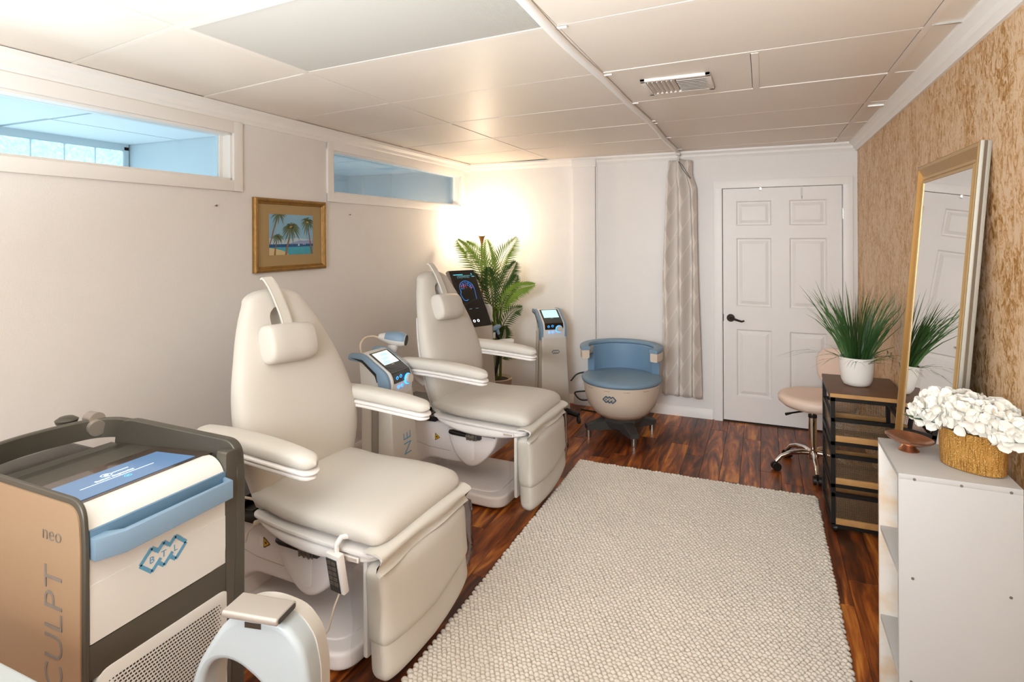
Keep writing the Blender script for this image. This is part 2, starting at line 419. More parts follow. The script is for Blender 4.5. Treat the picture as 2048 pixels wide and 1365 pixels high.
def text(name, body, size, org, xd, yd, m, parent, off=(0, 0, 0), ext=.0006, align='LEFT', spacing=1, xs=1, bold=0):
    c = bpy.data.curves.new(name, 'FONT'); c.body = body; c.size = size; c.extrude = ext; c.align_x = align; c.space_character = spacing
    c.resolution_u = 3; c.offset = bold
    o = bpy.data.objects.new(name, c); COL.objects.link(o)
    dg = bpy.context.evaluated_depsgraph_get(); me = bpy.data.meshes.new_from_object(o.evaluated_get(dg))
    bpy.data.objects.remove(o); bpy.data.curves.remove(c)
    x = Vector(xd).normalized(); y = Vector(yd).normalized(); z = x.cross(y)
    mt = Matrix((x*xs, y, z)).transposed().to_4x4(); mt.translation = Vector(org)-Vector(off); me.transform(mt)
    me.materials.clear(); me.materials.append(MATS[m]); return link(name, me, parent)
def logo(parent, org, xd, yd, h, m, off=(0, 0, 0), out=.0008):
    """three linked diamonds, each with a letter: h is the diamond's height"""
    x = Vector(xd).normalized(); y = Vector(yd).normalized(); z = x.cross(y); O = Vector(org)
    R = h/2; w = R*.30; step = R*1.06
    g = G()
    def seg(a, b):
        a = Vector(a); b = Vector(b); d = (b-a).normalized(); n = Vector((-d.y, d.x))
        P = [a+n*w/2, b+n*w/2, b-n*w/2, a-n*w/2]
        q = [O+x*p.x+y*p.y+z*out for p in P]; q2 = [p-z*out*.9 for p in q]
        g.add(q+q2, [(0, 1, 2, 3), (4, 7, 6, 5), (0, 4, 5, 1), (1, 5, 6, 2), (2, 6, 7, 3), (3, 7, 4, 0)])
    for k in range(3):
        cx = (k-1)*step; L, T, Rr, B = (cx-R, 0), (cx, R), (cx+R, 0), (cx, -R)
        lerp = lambda a, b, t: (a[0]+(b[0]-a[0])*t, a[1]+(b[1]-a[1])*t)
        if k == 0: seg(L, T); seg(T, lerp(T, Rr, .42)); seg(L, B); seg(B, lerp(B, Rr, .78))
        elif k == 1: seg(lerp(T, L, .62), T); seg(T, lerp(T, Rr, .42)); seg(lerp(B, L, .42), B); seg(B, lerp(B, Rr, .78))
        else: seg(lerp(T, L, .62), T); seg(T, Rr); seg(Rr, B); seg(lerp(B, L, .42), B)
    o = build('logo', g, m, parent, smooth=False, off=off)
    for k, ch in enumerate('BTL'):
        p = O+x*(k-1)*step-y*R*.27+z*out*.6
        text('logo_letter', ch, R*.8, p, xd, yd, m, o, off, ext=out*.3, align='CENTER', bold=.0)
    return o
def strip2(g, pts, wdt, y):  # flat stroke helper on a picture plane (pts: (u,z))
    pass
# ================================================================== THE SETTING
CEIL = 2.362; XR = .70; YB = 5.34; YF = -1.7
def struct(name, g, m, parent=None, **k):
    o = build(name, g, m, parent, **k)
    if parent is None: o['kind'] = 'structure'
    return o
# floor with single planks
floor = struct('floor', G().box(-3.0, .95, YF-.1, 5.5, -.06, -.012), 'gap_dark')
pw = .127; x = -2.94; k = 0
while x < .72:
    y = -.9+rnd.random()*1.1-.0
    while y < 5.33:
        L = 1.22; y0, y1 = max(y, -.4), min(y+L, 5.335)
        if y1-y0 > .05:
            cx, cy = x+pw/2, (y0+y1)/2
            g = G(); hx, hy, b = pw/2-.0006, (y1-y0)/2-.0006, .0018
            g.add([(-hx, -hy, -.012), (hx, -hy, -.012), (hx, hy, -.012), (-hx, hy, -.012), (-hx, -hy, -b), (hx, -hy, -b), (hx, hy, -b), (-hx, hy, -b), (-hx+b, -hy+b, 0), (hx-b, -hy+b, 0), (hx-b, hy-b, 0), (-hx+b, hy-b, 0)],
                  [(0, 1, 5, 4), (1, 2, 6, 5), (2, 3, 7, 6), (3, 0, 4, 7), (4, 5, 9, 8), (5, 6, 10, 9), (6, 7, 11, 10), (7, 4, 8, 11), (8, 9, 10, 11)])
            o = build('plank', g, 'floor_wood', floor, smooth=False); o.location = (cx, cy, 0)
        y += L
    x += pw; k += 1
# walls
LW = (-2.82, 5.34, 0); LR = math.atan(.022)     # the left wall stands a little out of square
def onleft(o): o.location = LW; o.rotation_euler = (0, 0, LR); return o
def lw_local(x, y):  # world -> wall frame
    v = Matrix.Rotation(-LR, 3, 'Z') @ Vector((x-LW[0], y-LW[1], 0)); return v.x, v.y
H1 = (-4.7, -2.98, 1.942, 2.208); H2 = (-2.13, -.185, 1.925, 2.228)    # two openings: y0,y1,z0,z1 in the wall frame
g = G()
ys = [-7.1, H1[0], H1[1], H2[0], H2[1], .12]
for i in range(5):
    h = H1 if i == 1 else H2 if i == 3 else None
    if h: g.box(-.11, 0, ys[i], ys[i+1], 0, h[2]); g.box(-.11, 0, ys[i], ys[i+1], h[3], 2.6)
    else: g.box(-.11, 0, ys[i], ys[i+1], 0, 2.6)
wl = onleft(struct('wall_left', g, 'wall_paint', smooth=False))
DX0, DX1, DZ = -.335, .61, 2.035
g = G().box(-2.95, DX0, YB, YB+.12, 0, 2.6).box(DX1, .95, YB, YB+.12, 0, 2.6).box(DX0, DX1, YB, YB+.12, DZ, 2.6)
wb = struct('wall_back', g, 'wall_paint', smooth=False)
wr = struct('wall_right', G().box(XR, XR+.12, YF, YB+.12, 0, 2.6), 'wallpaper_gold', smooth=False)
struct('wall_front', G().box(-3.1, .95, YF-.12, YF, 0, 2.6), 'wall_paint', smooth=False)
# pilaster and panel seam on the back wall
struct('trim_1', G().box(-1.665, -1.448, YB-.045, YB, 0, 2.345, .004).box(-1.675, -1.438, YB-.055, YB, 2.27, 2.345, .004), 'wall_paint')
struct('trim_2', G().box(-1.446, -1.434, YB-.014, YB, .09, 2.30, .002), 'trim_paint')
# crown moulding
def crown(name, axis, prof, a, b):
    g = G()
    g.prism(prof, axis, a, b); return struct(name, g, 'trim_paint', ang=25)
cp = [(0, 0), (.012, 0), (.018, .012), (.03, .022), (.036, .04), (.05, .052), (.062, .058), (.062, .075), (0, .075)]
pr = [(XR-px, CEIL-.072+pz) for px, pz in cp]
crown('trim_3', 'xz', pr, YF, YB)
cb = [(YB-px*.75, CEIL-.07+pz*.95) for px, pz in cp]
crown('trim_4', 'yz', cb, -2.83, XR)
cl = [(px*.8, CEIL-.088+pz*1.15) for px, pz in cp]
g = G().prism(cl, 'xz', -7.1, 0); onleft(struct('trim_5', g, 'trim_paint', ang=25))
# baseboards
bp_ = lambda d: [(d, 0), (d, .07), (d*.4, .085), (0, .085), (0, 0)]
g = G().prism([(YB-a, b) for a, b in bp_(.014)], 'yz', -2.8, DX0-.07); struct('baseboard_back', g, 'trim_paint')
g = G().prism(bp_(.014), 'xz', -7, 0); onleft(struct('baseboard_left', g, 'trim_paint'))
# window units
def window(n, h, left=True):
    y0, y1, z0, z1 = h
    r = Thing('window_%d' % n, '', '', LW, LR, local=True, kind='structure')
    w = .062
    for a in ((y0-w, y1+w, z1, z1+w+.004), (y0-w, y1+w, z0-w, z0)):
        r.part('casing', G().box(.0, .016, a[0], a[1], a[2], a[3], .003), 'trim_paint')
    for a in ((y1, y1+w), (y0-w, y0)):
        r.part('casing', G().box(.0, .0165, a[0], a[1], z0-w, z1+w+.004, .003), 'trim_paint')
    g = G().box(-.105, .0, y0, y0+.012, z0, z1).box(-.105, .0, y1-.012, y1, z0, z1).box(-.105, .0, y0, y1, z0, z0+.012).box(-.105, .0, y0, y1, z1-.012, z1)
    r.part('window_jamb', g, 'trim_paint', smooth=False)
    g = G().box(-.075, -.055, y0+.012, y0+.035, z0+.012, z1-.012).box(-.075, -.055, y1-.035, y1-.012, z0+.012, z1-.012)
    r.part('glazing_stop', g, 'trim_paint', smooth=False)
    r.part('pane', G().box(-.068, -.062, y0+.012, y1-.012, z0+.012, z1-.012), 'window_glass', smooth=False)
window(1, H1); window(2, H2)
# rooms seen through the two openings
struct('wall_outer', G().box(-4.84, -4.70, -1.5, 6.2, 0, 2.31).box(-4.84, -4.70, -1.5, 6.2, 2.305, 2.6), 'cool_wall', smooth=False)
struct('wall_partition', G().box(-4.7, -2.9, 3.02, 3.12, 0, 2.6), 'cool_wall', smooth=False)
struct('wall_end', G().box(-4.84, -2.9, 5.75, 5.85, 0, 2.6), 'cool_wall', smooth=False)
struct('wall_start', G().box(-4.84, -2.9, -1.6, -1.5, 0, 2.6), 'cool_wall', smooth=False)
struct('trim_6', G().box(-4.15, -4.07, 5.735, 5.75, 0, 2.36, .003), 'cool_wall')
c2 = struct('ceiling.001', G().box(-4.84, -2.86, -1.6, 5.85, 2.40, 2.46), 'cool_ceiling', smooth=False)
yy = -1.5
while yy < 5.7:
    for xx in (-4.7, -4.09, -3.48):
        z = 2.364+(.004 if rnd.random() < .3 else 0)
        y1 = min(yy+1.21, 5.74)
        if not (yy < 3.02 < y1): build('ceiling_tile', G().box(xx+.008, xx+.602, yy+.006, y1-.006, z, 2.40), 'cool_ceiling', c2, smooth=False)
        else:
            build('ceiling_tile', G().box(xx+.008, xx+.602, yy+.006, 3.015, z, 2.40), 'cool_ceiling', c2, smooth=False); build('ceiling_tile', G().box(xx+.008, xx+.602, 3.125, y1-.006, z, 2.40), 'cool_ceiling', c2, smooth=False)
    yy += 1.22
w3 = Thing('window_3', '', '', (-4.69, 1.4, 0), 0, kind='structure')
for i in range(10):
    for j in range(2):
        y0 = 2.975-(i+1)*.212; z0 = 2.315-(j+1)*.206
        w3.part('glass_block', G().box(-4.705, -4.655, y0+.006, y0+.206, z0+.005, z0+.2, .012), 'glass_block')
w3.part('mortar', G().box(-4.70, -4.668, 2.975-10*.212, 2.975, 2.315-.412, 2.315), 'cool_wall', smooth=False)
w3.part('window_frame', G().box(-4.70, -4.655, 2.975, 3.01, 1.88, 2.34).box(-4.70, -4.655, .8, 3.01, 2.315, 2.40), 'cool_wall', smooth=False)
# ceiling: panels in a worn grid
ceil_ = struct('ceiling', G().box(-3.0, .95, YF-.1, YB+.1, 2.41, 2.46), 'gap_dark', smooth=False)
def YL(k, x):
    y = 1.945+.643*(k-1)-.075*(x+.675)
    return y+(-.07*(x+1.9) if x < -1.9 else 0)
def tile(x0, x1, k0, k1=None, f0=0, f1=1, name='ceiling_tile'):
    k1 = k0+1
    a = lambda x: min(YL(k0, x)+.0118, YB); b = lambda x: min(YL(k1, x)-.0150, YB)
    xa, xb = x0+.0135+(x1-x0)*f0, x0+(x1-x0)*f1-.0155
    if min(b(xa), b(xb))-max(a(xa), a(xb)) < .03: return
    zz = [CEIL+rnd.uniform(.0, .0035) for _ in range(4)]
    P = [(xa, a(xa)), (xb, a(xb)), (xb, b(xb)), (xa, b(xa))]
    nx, ny = 4, 3; sag = rnd.uniform(.0, .0012); g = G(); v = []
    for j in range(ny+1):
        for i in range(nx+1):
            u, w = i/nx, j/ny
            p = [(1-u)*(1-w)*P[0][c]+u*(1-w)*P[1][c]+u*w*P[2][c]+(1-u)*w*P[3][c] for c in (0, 1)]
            z = (1-u)*(1-w)*zz[0]+u*(1-w)*zz[1]+u*w*zz[2]+(1-u)*w*zz[3]-sag*16*u*(1-u)*w*(1-w)
            v.append((p[0], p[1], z))
    f = [(j*(nx+1)+i, (j+1)*(nx+1)+i, (j+1)*(nx+1)+i+1, j*(nx+1)+i+1) for j in range(ny) for i in range(nx)]
    nb = len(v); v += [(P[c][0], P[c][1], CEIL+.02) for c in range(4)]
    cs = [0, nx, len(v)-5, ny*(nx+1)]
    f += [(nb, nb+1, nb+2, nb+3)]
    g.add(v, f); build(name, g, 'ceiling_panel', ceil_)
for k in range(-3, 7):
    tile(-2.84, -1.895, k)
    if k != 0: tile(-1.895, -.675, k)
    if k == 2:
        build('tee_bar', G().box(-.041, -.012, YL(2, -.03)+.01, YL(3, -.03)-.01, CEIL-.002, CEIL+.02), 'ceiling_grid', ceil_, smooth=False)
        tile(-.675, .545, k, f1=.53); tile(-.675, .545, k, f0=.53)
    else: tile(-.675, .545, k)
    tile(.545, XR+.02, k)
g = G()
for k in range(-3, 7):
    for (x0, x1) in ((-2.84, -1.895), (-1.895, -.675), (-.675, .545), (.545, XR)):
        y0, y1 = YL(k, x0+.001), YL(k, x1)
        if max(y0, y1) > YB-.02: continue
        w = .0115
        z = CEIL-.0003+rnd.uniform(-.0006, .0006)
        v = [(x0, y0-w, z), (x1, y1-w, z), (x1, y1+w, z), (x0, y0+w, z), (x0, y0-w, z+.03), (x1, y1-w, z+.03), (x1, y1+w, z+.03), (x0, y0+w, z+.03)]
        g.add(v, [(0, 1, 2, 3), (4, 5, 6, 7), (0, 1, 5, 4), (3, 2, 6, 7), (0, 3, 7, 4), (1, 2, 6, 5)])
for xg in (-1.895, -.675, .545): g.box(xg-.0125, xg+.0125, YF, YB-.01, CEIL-.001, CEIL+.02)
build('ceiling_grid', g, 'ceiling_grid', ceil_, smooth=False)
# a few tee ends have slipped and show bare metal at the right wall
for (x0, x1, yy) in ((.555, .69, 2.46), (.56, .69, 3.87)):
    build('tee_bar', G().add([(x0, yy+.004, CEIL-.004), (x1, yy-.012, CEIL-.008), (x1, yy+.012, CEIL-.008), (x0, yy+.008, CEIL-.004), (x0, yy+.004, CEIL+.01), (x1, yy-.012, CEIL+.01), (x1, yy+.012, CEIL+.01), (x0, yy+.008, CEIL+.01)],
          [(0, 1, 2, 3), (4, 5, 6, 7), (0, 1, 5, 4), (3, 2, 6, 7), (0, 3, 7, 4), (1, 2, 6, 5)]), 'steel', ceil_, smooth=False)
# door
d = Thing('door_1', '', '', (0, YB, 0), 0, kind='structure')
c = .07
for gx in ((DX0-c+.012, DX0+.012), (DX1-.012, DX1+c-.012)):
    d.part('casing', G().prism(rpoly(rect(gx[0], gx[1], YB-.018, YB), .005, 2), 'xy', 0, DZ+.055), 'trim_paint')
d.part('casing', G().box(DX0-c+.012, DX1+c-.012, YB-.0185, YB, DZ-.012, DZ+.057, .004), 'trim_paint')
g = G().box(DX0, DX0+.014, YB, YB+.1, 0, DZ).box(DX1-.014, DX1, YB, YB+.1, 0, DZ).box(DX0, DX1, YB, YB+.1, DZ-.012, DZ)
d.part('door_jamb', g, 'trim_paint', smooth=False)
d.part('door_jamb', G().box(DX0+.012, DX1-.012, YB+.09, YB+.1, 0, DZ), 'gap_dark', smooth=False)
sx0, sx1 = -.316, .592; yf = YB+.004
px_ = [(sx0+.108, sx0+.386), (sx1-.386, sx1-.108)]; pz_ = [(.225, .805), (1.0, 1.592), (1.697, 1.911)]
g = G().box(sx0, sx1, yf+.016, yf+.04, .012, 2.02)
xs = [sx0, px_[0][0], px_[0][1], px_[1][0], px_[1][1], sx1]
for i in (0, 2, 4): g.box(xs[i], xs[i+1], yf, yf+.02, .012, 2.02)
zs = [.012, pz_[0][0], pz_[0][1], pz_[1][0], pz_[1][1], pz_[2][0], pz_[2][1], 2.02]
for a, b in px_:
    for i in (0, 2, 4, 6): g.box(a, b, yf, yf+.02, zs[i], zs[i+1])
slab = d.part('door_slab', g, 'door_paint', smooth=False)
def frus(x0, x1, z0, z1, ins, ya, yb):
    return G().add([(x0, ya, z0), (x1, ya, z0), (x1, ya, z1), (x0, ya, z1), (x0+ins, yb, z0+ins), (x1-ins, yb, z0+ins), (x1-ins, yb, z1-ins), (x0+ins, yb, z1-ins)],
                   [(0, 1, 5, 4), (1, 2, 6, 5), (2, 3, 7, 6), (3, 0, 4, 7), (4, 5, 6, 7)])
for a, b in px_:
    for e, f in pz_:
        gg = G()
        o_ = [(a, yf+.001, e), (b, yf+.001, e), (b, yf+.001, f), (a, yf+.001, f)]
        i_ = [(a+.012, yf+.013, e+.012), (b-.012, yf+.013, e+.012), (b-.012, yf+.013, f-.012), (a+.012, yf+.013, f-.012)]
        gg.add(o_+i_, [(0, 4, 5, 1), (1, 5, 6, 2), (2, 6, 7, 3), (3, 7, 4, 0), (4, 7, 6, 5)])
        q = frus(a+.022, b-.022, e+.022, f-.022, .026, yf+.0128, yf+.003); gg.add(q.v, q.f)
        d.part('door_panel', gg, 'door_paint', slab, smooth=False)
g = G().cyl((-.255, yf, .90), (-.255, yf-.012, .90), .033, 24).cyl((-.255, yf-.012, .90), (-.255, yf-.05, .90), .011, 12)
g.tube([(-.26, yf-.05, .90), (-.225, yf-.056, .896), (-.19, yf-.056, .885), (-.165, yf-.054, .878), (-.145, yf-.052, .886)], [.011, .010, .009, .008, .006], 10)
d.part('door_handle', g, 'bronze', slab)
d.part('latch', G().box(sx0-.012, sx0+.003, yf-.003, yf+.01, .87, .93), 'bronze')
for z in (1.79, 1.03, .25): d.part('hinge', G().cyl((sx1+.006, yf-.006, z-.045), (sx1+.006, yf-.006, z+.045), .007, 10), 'steel')
d.part('threshold', G().box(sx0, sx1, yf-.004, YB+.09, -.01, .004), 'gap_dark')
t = Thing('over_door_hook', 'white metal hook hanging over the top of the panelled door', 'hook', (.30, YB, 1.92))
t.part('strap', G().box(.293, .307, yf-.004, yf-.001, 1.93, 2.03).box(.293, .307, yf-.004, yf+.02, 2.022, 2.026), 'curtain_hook', smooth=False)
t.part('peg', G().tube([(.30, yf-.003, 1.935), (.30, yf-.012, 1.92), (.30, yf-.026, 1.925), (.30, yf-.032, 1.94)], .004, 8), 'curtain_hook')
t = Thing('door_clip', 'small metal clip at the top edge of the door, left of the long hook', 'clip', (-.014, YB, 2.0))
t.part('clip_plate', G().box(-.021, -.007, yf-.004, yf-.001, 1.998, 2.024), 'steel', smooth=False)
t.part('clip_lip', G().cyl((-.021, yf-.004, 2.0), (-.007, yf-.004, 2.0), .003, 8), 'steel')
# nails left in the wall
for i, (ny, nz, lb) in enumerate(((2.247, 1.792, 'small bare nail in the left wall under the big window, left of the painting'), (3.394, 1.779, 'small bare nail in the left wall under the smaller window, right of the painting'))):
    lx, ly = lw_local(-2.82+(5.34-ny)*.022, ny)
    o = onleft(build('wall_nail', G().cyl((-.004, ly, nz), (.012, ly, nz+.001), .0022, 8).cyl((.012, ly, nz+.001), (.0145, ly, nz+.001), .0055, 10), 'nail'))
    o['label'] = lb; o['category'] = 'nail'; o['group'] = 'nails in the left wall'
# ================================================================== CEILING FITTINGS
t = Thing('ceiling_light', 'large unlit ceiling light with a ribbed white diffuser panel', 'light fixture', (-1.285, 1.65, CEIL))
x0, x1 = -1.868, -.705
a = lambda x: YL(0, x)+.03; b = lambda x: YL(1, x)-.02
g = G()
def bar(p, q, w, z0, z1):
    p = Vector(p+(0,)); q = Vector(q+(0,)); dd = (q-p).normalized(); n = Vector((-dd.y, dd.x, 0))*w/2
    v = [p+n, q+n, q-n, p-n]; v = [(u.x, u.y, z) for z in (z0, z1) for u in v]
    g.add(v, [(0, 1, 2, 3), (4, 7, 6, 5), (0, 4, 5, 1), (1, 5, 6, 2), (2, 6, 7, 3), (3, 7, 4, 0)])
bar((x0-.012, a(x0)-.012), (x1+.012, a(x1)-.012), .024, CEIL-.0015, CEIL+.02); bar((x0-.012, b(x0)+.008), (x1+.012, b(x1)+.008), .024, CEIL-.0015, CEIL+.02)
bar((x0-.01, a(x0)), (x0-.01, b(x0)), .024, CEIL-.0015, CEIL+.02); bar((x1+.01, a(x1)), (x1+.01, b(x1)), .024, CEIL-.0015, CEIL+.02)
t.part('light_frame', g, 'ceiling_grid', smooth=False)
g = G(); n = 190
v = []
for i in range(2*n+1):
    x = x0+(x1-x0)*i/(2*n); z = CEIL-.0005+(.0022 if i % 2 else 0)
    v += [(x, a(x), z), (x, b(x), z)]
g.add(v, [(2*i, 2*i+1, 2*i+3, 2*i+2) for i in range(2*n)])
t.part('diffuser', g, 'light_lens', smooth=False)
# vent
t = Thing('ceiling_vent', 'white louvred air vent set in a ceiling panel', 'vent', (-.375, 2.9, CEIL))
vx0, vx1, vy0, vy1 = -.535, -.215, 2.765, 3.055; z = CEIL-.012
g = G().box(vx0, vx1, vy0, vy0+.024, z, CEIL+.004, .002).box(vx0, vx1, vy1-.024, vy1, z, CEIL+.004, .002).box(vx0, vx0+.024, vy0, vy1, z, CEIL+.004, .002).box(vx1-.024, vx1, vy0, vy1, z, CEIL+.004, .002)
t.part('vent_frame', g, 'vent_white')
t.part('duct', G().box(vx0+.02, vx1-.02, vy0+.02, vy1-.02, CEIL-.001, CEIL+.001), 'gap_dark', smooth=False)
mid = (vx0+vx1)/2
for i in range(6):
    x = vx0+.03+i*.022
    t.part('louvre', G().add([(x, vy0+.022, z-.004), (x+.012, vy0+.022, z+.011), (x+.012, vy1-.022, z+.011), (x, vy1-.022, z-.004), (x+.002, vy0+.022, z-.005), (x+.014, vy0+.022, z+.010), (x+.014, vy1-.022, z+.010), (x+.002, vy1-.022, z-.005)], [(0, 1, 2, 3), (4, 7, 6, 5), (0, 4, 5, 1), (3, 2, 6, 7), (0, 3, 7, 4), (1, 5, 6, 2)]), 'vent_white', smooth=False)
for i in range(8):
    y = vy0+.03+i*.029
    t.part('louvre', G().add([(mid+.004, y, z-.004), (mid+.004, y+.016, z+.011), (vx1-.022, y+.016, z+.011), (vx1-.022, y, z-.004), (mid+.004, y+.003, z-.005), (mid+.004, y+.019, z+.010), (vx1-.022, y+.019, z+.010), (vx1-.022, y+.003, z-.005)], [(0, 1, 2, 3), (4, 7, 6, 5), (0, 4, 5, 1), (3, 2, 6, 7), (0, 3, 7, 4), (1, 5, 6, 2)]), 'vent_white', smooth=False)
# curtain track with clips
t = Thing('curtain_track', 'white curtain track running along the ceiling to the back wall', 'track', (-.675, 3.3, CEIL))
pts = [(-.678+.008*math.sin(y*2.1)+.004*math.sin(y*5.3), y) for y in np.linspace(-.5, 5.27, 60)]
g = G()
g.loft([[(x-.017, y, CEIL-.004), (x-.017, y, CEIL-.016), (x-.010, y, CEIL-.023), (x+.010, y, CEIL-.023), (x+.017, y, CEIL-.016), (x+.017, y, CEIL-.004)] for x, y in pts])
t.part('rail', g, 'trim_paint', ang=50)
for y in (1.94, 2.6, 3.22, 3.77, 3.86, 4.46, 5.1):
    t.part('clip', G().box(-.664, -.628, y-.008, y+.008, CEIL-.009, CEIL-.003, .002), 'trim_paint')
# curtain
t = Thing('curtain', 'pale grey diamond patterned curtain bunched beside the door', 'curtain', (-.665, 5.2, .2))
NU, NV = 90, 60; v = []; uvs = []
for j in range(NV+1):
    f = j/NV; z = 2.272-2.075*f
    xl = np.interp(f, [0, .1, .5, 1], [-.782, -.800, -.835, -.842]); xr = np.interp(f, [0, .06, .12, .5, 1], [-.560, -.560, -.520, -.508, -.492])
    for i in range(NU+1):
        u = i/NU
        ph = u*2*PI*2.8+.5*math.sin(f*5+u*3)
        amp = .038+.012*math.sin(u*9+1)
        if f < .08: amp *= .75
        x = xl+(xr-xl)*u+.012*math.sin(ph*1.0+1.1)
        y = 5.245+amp*math.cos(ph)+.008*math.sin(f*9+u*12)
        zz = z+(-.012*math.sin(u*21)*f if f > .97 else 0)+(.02*(1-abs(u-.55)*2) if f < .02 else 0)
        v.append((x, y, zz)); uvs.append((u*.62, f*2.1))
f_ = [(j*(NU+1)+i, j*(NU+1)+i+1, (j+1)*(NU+1)+i+1, (j+1)*(NU+1)+i) for j in range(NV) for i in range(NU)]
o = t.part('cloth', G().add(v, f_), 'curtain_cloth', ang=180)
uvl = o.data.uv_layers.new(name='UVMap')
for lp in o.data.loops: uvl.data[lp.index].uv = uvs[lp.vertex_index]
md = o.modifiers.new('thick', 'SOLIDIFY'); md.thickness = .003
t.part('hook', G().tube([(-.672, 5.21, 2.262), (-.672, 5.20, 2.30), (-.672, 5.21, 2.325), (-.672, 5.235, 2.34)], .006, 8).box(-.690, -.655, 5.18, 5.225, 2.318, 2.342, .004), 'curtain_hook')
t.part('tie_cord', G().tube([(-.668, 5.185, 2.265), (-.63, 5.17, 2.22), (-.585, 5.17, 2.14), (-.565, 5.175, 2.105), (-.59, 5.172, 2.13), (-.64, 5.175, 2.2), (-.668, 5.185, 2.26)], .0022, 6), 'dark_grey')
# ================================================================== PAINTING
t = Thing('framed_painting', 'gilt framed painting of palm trees on a beach hanging on the left wall', 'painting', LW, LR, local=True)
lx, ly0 = lw_local(-2.757, 2.500); lx, ly1 = lw_local(-2.771, 3.120)
Y0, Y1, Z0, Z1 = ly0, ly1, 1.404, 1.856
fwid = .036
for sgn, (pa, pb) in enumerate((((Y0, Z0), (Y1, Z0)), ((Y1, Z0), (Y1, Z1)), ((Y1, Z1), (Y0, Z1)), ((Y0, Z1), (Y0, Z0)))):
    pa = Vector(pa); pb = Vector(pb); dd = (pb-pa).normalized(); inn = Vector((-dd.y, dd.x))
    prof = [(0, .002), (0, .018), (.006, .028), (.014, .031), (.022, .026), (.026, .018), (.031, .019), (fwid, .012), (fwid, .002)]
    rings = []
    for (p, s) in ((pa, 1), (pb, -1)):
        rings.append([(h, *(p+inn*w+dd*w*s)) for w, h in prof])
    t.part('frame_rail', G().loft(rings), 'frame_gilt', ang=20)
t.part('mat_board', G().box(.003, .009, Y0+.03, Y1-.03, Z0+.03, Z1-.03), 'mat_board', smooth=False)
A0, A1 = Y0+.122, Y1-.118; B0, B1 = Z0+.103, Z1-.096
def flat(name, polys, m, dpt):
    g = G()
    for p in polys:
        n = len(p); g.add([(dpt, A0+(A1-A0)*min(max(u, 0), 1), B0+(B1-B0)*min(max(w, 0), 1)) for u, w in p], [tuple(range(n))])
    return t.part(name, g, m, pic if name != 'picture_sky' else None, smooth=False)
pic = None
pic = flat('picture_sky', [[(0, 0), (1, 0), (1, 1), (0, 1)]], 'print_sky', .0096)
flat('picture_haze', [[(0, .25), (1, .25), (1, .36), (.6, .42), (.3, .38), (0, .42)]], 'print_haze', .0099)
flat('picture_hills', [[(.42, .27), (.52, .30), (.62, .335), (.70, .355), (.78, .34), (.86, .36), (.95, .345), (1, .36), (1, .26), (.42, .26)]], 'print_hill', .0102)
flat('picture_sea', [[(0, .19), (1, .19), (1, .265), (0, .265)]], 'print_deep', .0105)
flat('picture_shallows', [[(0, 0), (1, 0), (1, .20), (.5, .19), (.2, .185), (0, .19)]], 'print_sea', .0108)
flat('picture_sand', [[(0, 0), (.42, 0), (.38, .06), (.25, .12), (.1, .16), (0, .18)]], 'print_sand', .0111)
flat('picture_sails', [[(.63, .22), (.675, .22), (.655, .28)], [(.75, .245), (.77, .245), (.762, .275)], [(.79, .245), (.81, .245), (.802, .275)]], 'print_white', .0114)
def trunk(p):
    out = []
    for i in range(len(p)-1):
        (a, b, w), (c_, e, w2) = p[i], p[i+1]; out.append([(a-w, b), (a+w, b), (c_+w2, e), (c_-w2, e)])
    return out
tr = trunk([(.115, 0, .02), (.13, .18, .014), (.17, .42, .01)])+trunk([(.36, 0, .026), (.39, .22, .018), (.47, .60, .011)])+trunk([(.97, 0, .022), (.93, .30, .014), (.88, .66, .009)])+trunk([(.0, .25, .02), (.09, .6, .013), (.2, 1, .01)])
flat('picture_trunks', tr, 'print_trunk', .0117)
pl = []
r2 = random.Random(3)
for (cx, cy, R, n) in ((.18, .46, .22, 13), (.47, .70, .34, 17), (.86, .86, .30, 15), (.2, 1.02, .27, 12)):
    for i in range(n):
        an = 2*PI*i/n+r2.uniform(-.15, .15); L = R*r2.uniform(.7, 1.05); px, py = cx, cy
        pp = []
        for s in range(5):
            q = s/4; X = cx+L*.72*q*math.cos(an); Yq = cy+L*q*math.sin(an)*.8-.55*L*q*q
            w = .021*math.sin(PI*min(1, q*.85+.15))*R/.3
            pp.append((X, Yq, w))
        nrm = lambda a, b: Vector((-(b[1]-a[1]), b[0]-a[0])).normalized()
        for s in range(4):
            a_, b_ = pp[s], pp[s+1]; n_ = nrm(a_, b_)
            pl.append([(a_[0]+n_.x*a_[2], a_[1]+n_.y*a_[2]), (b_[0]+n_.x*b_[2]*(1 if s < 3 else .1), b_[1]+n_.y*b_[2]), (b_[0]-n_.x*b_[2]*.3, b_[1]-n_.y*b_[2]*1.6), (a_[0]-n_.x*a_[2]*.3, a_[1]-n_.y*a_[2])])
flat('picture_fronds', pl, 'print_palm', .0120)
flat('picture_coconuts', [ell(.455, .69, .018, .02, 8), ell(.485, .70, .018, .02, 8), ell(.85, .83, .018, .022, 8), ell(.875, .82, .016, .02, 8)], 'print_nut', .0123)
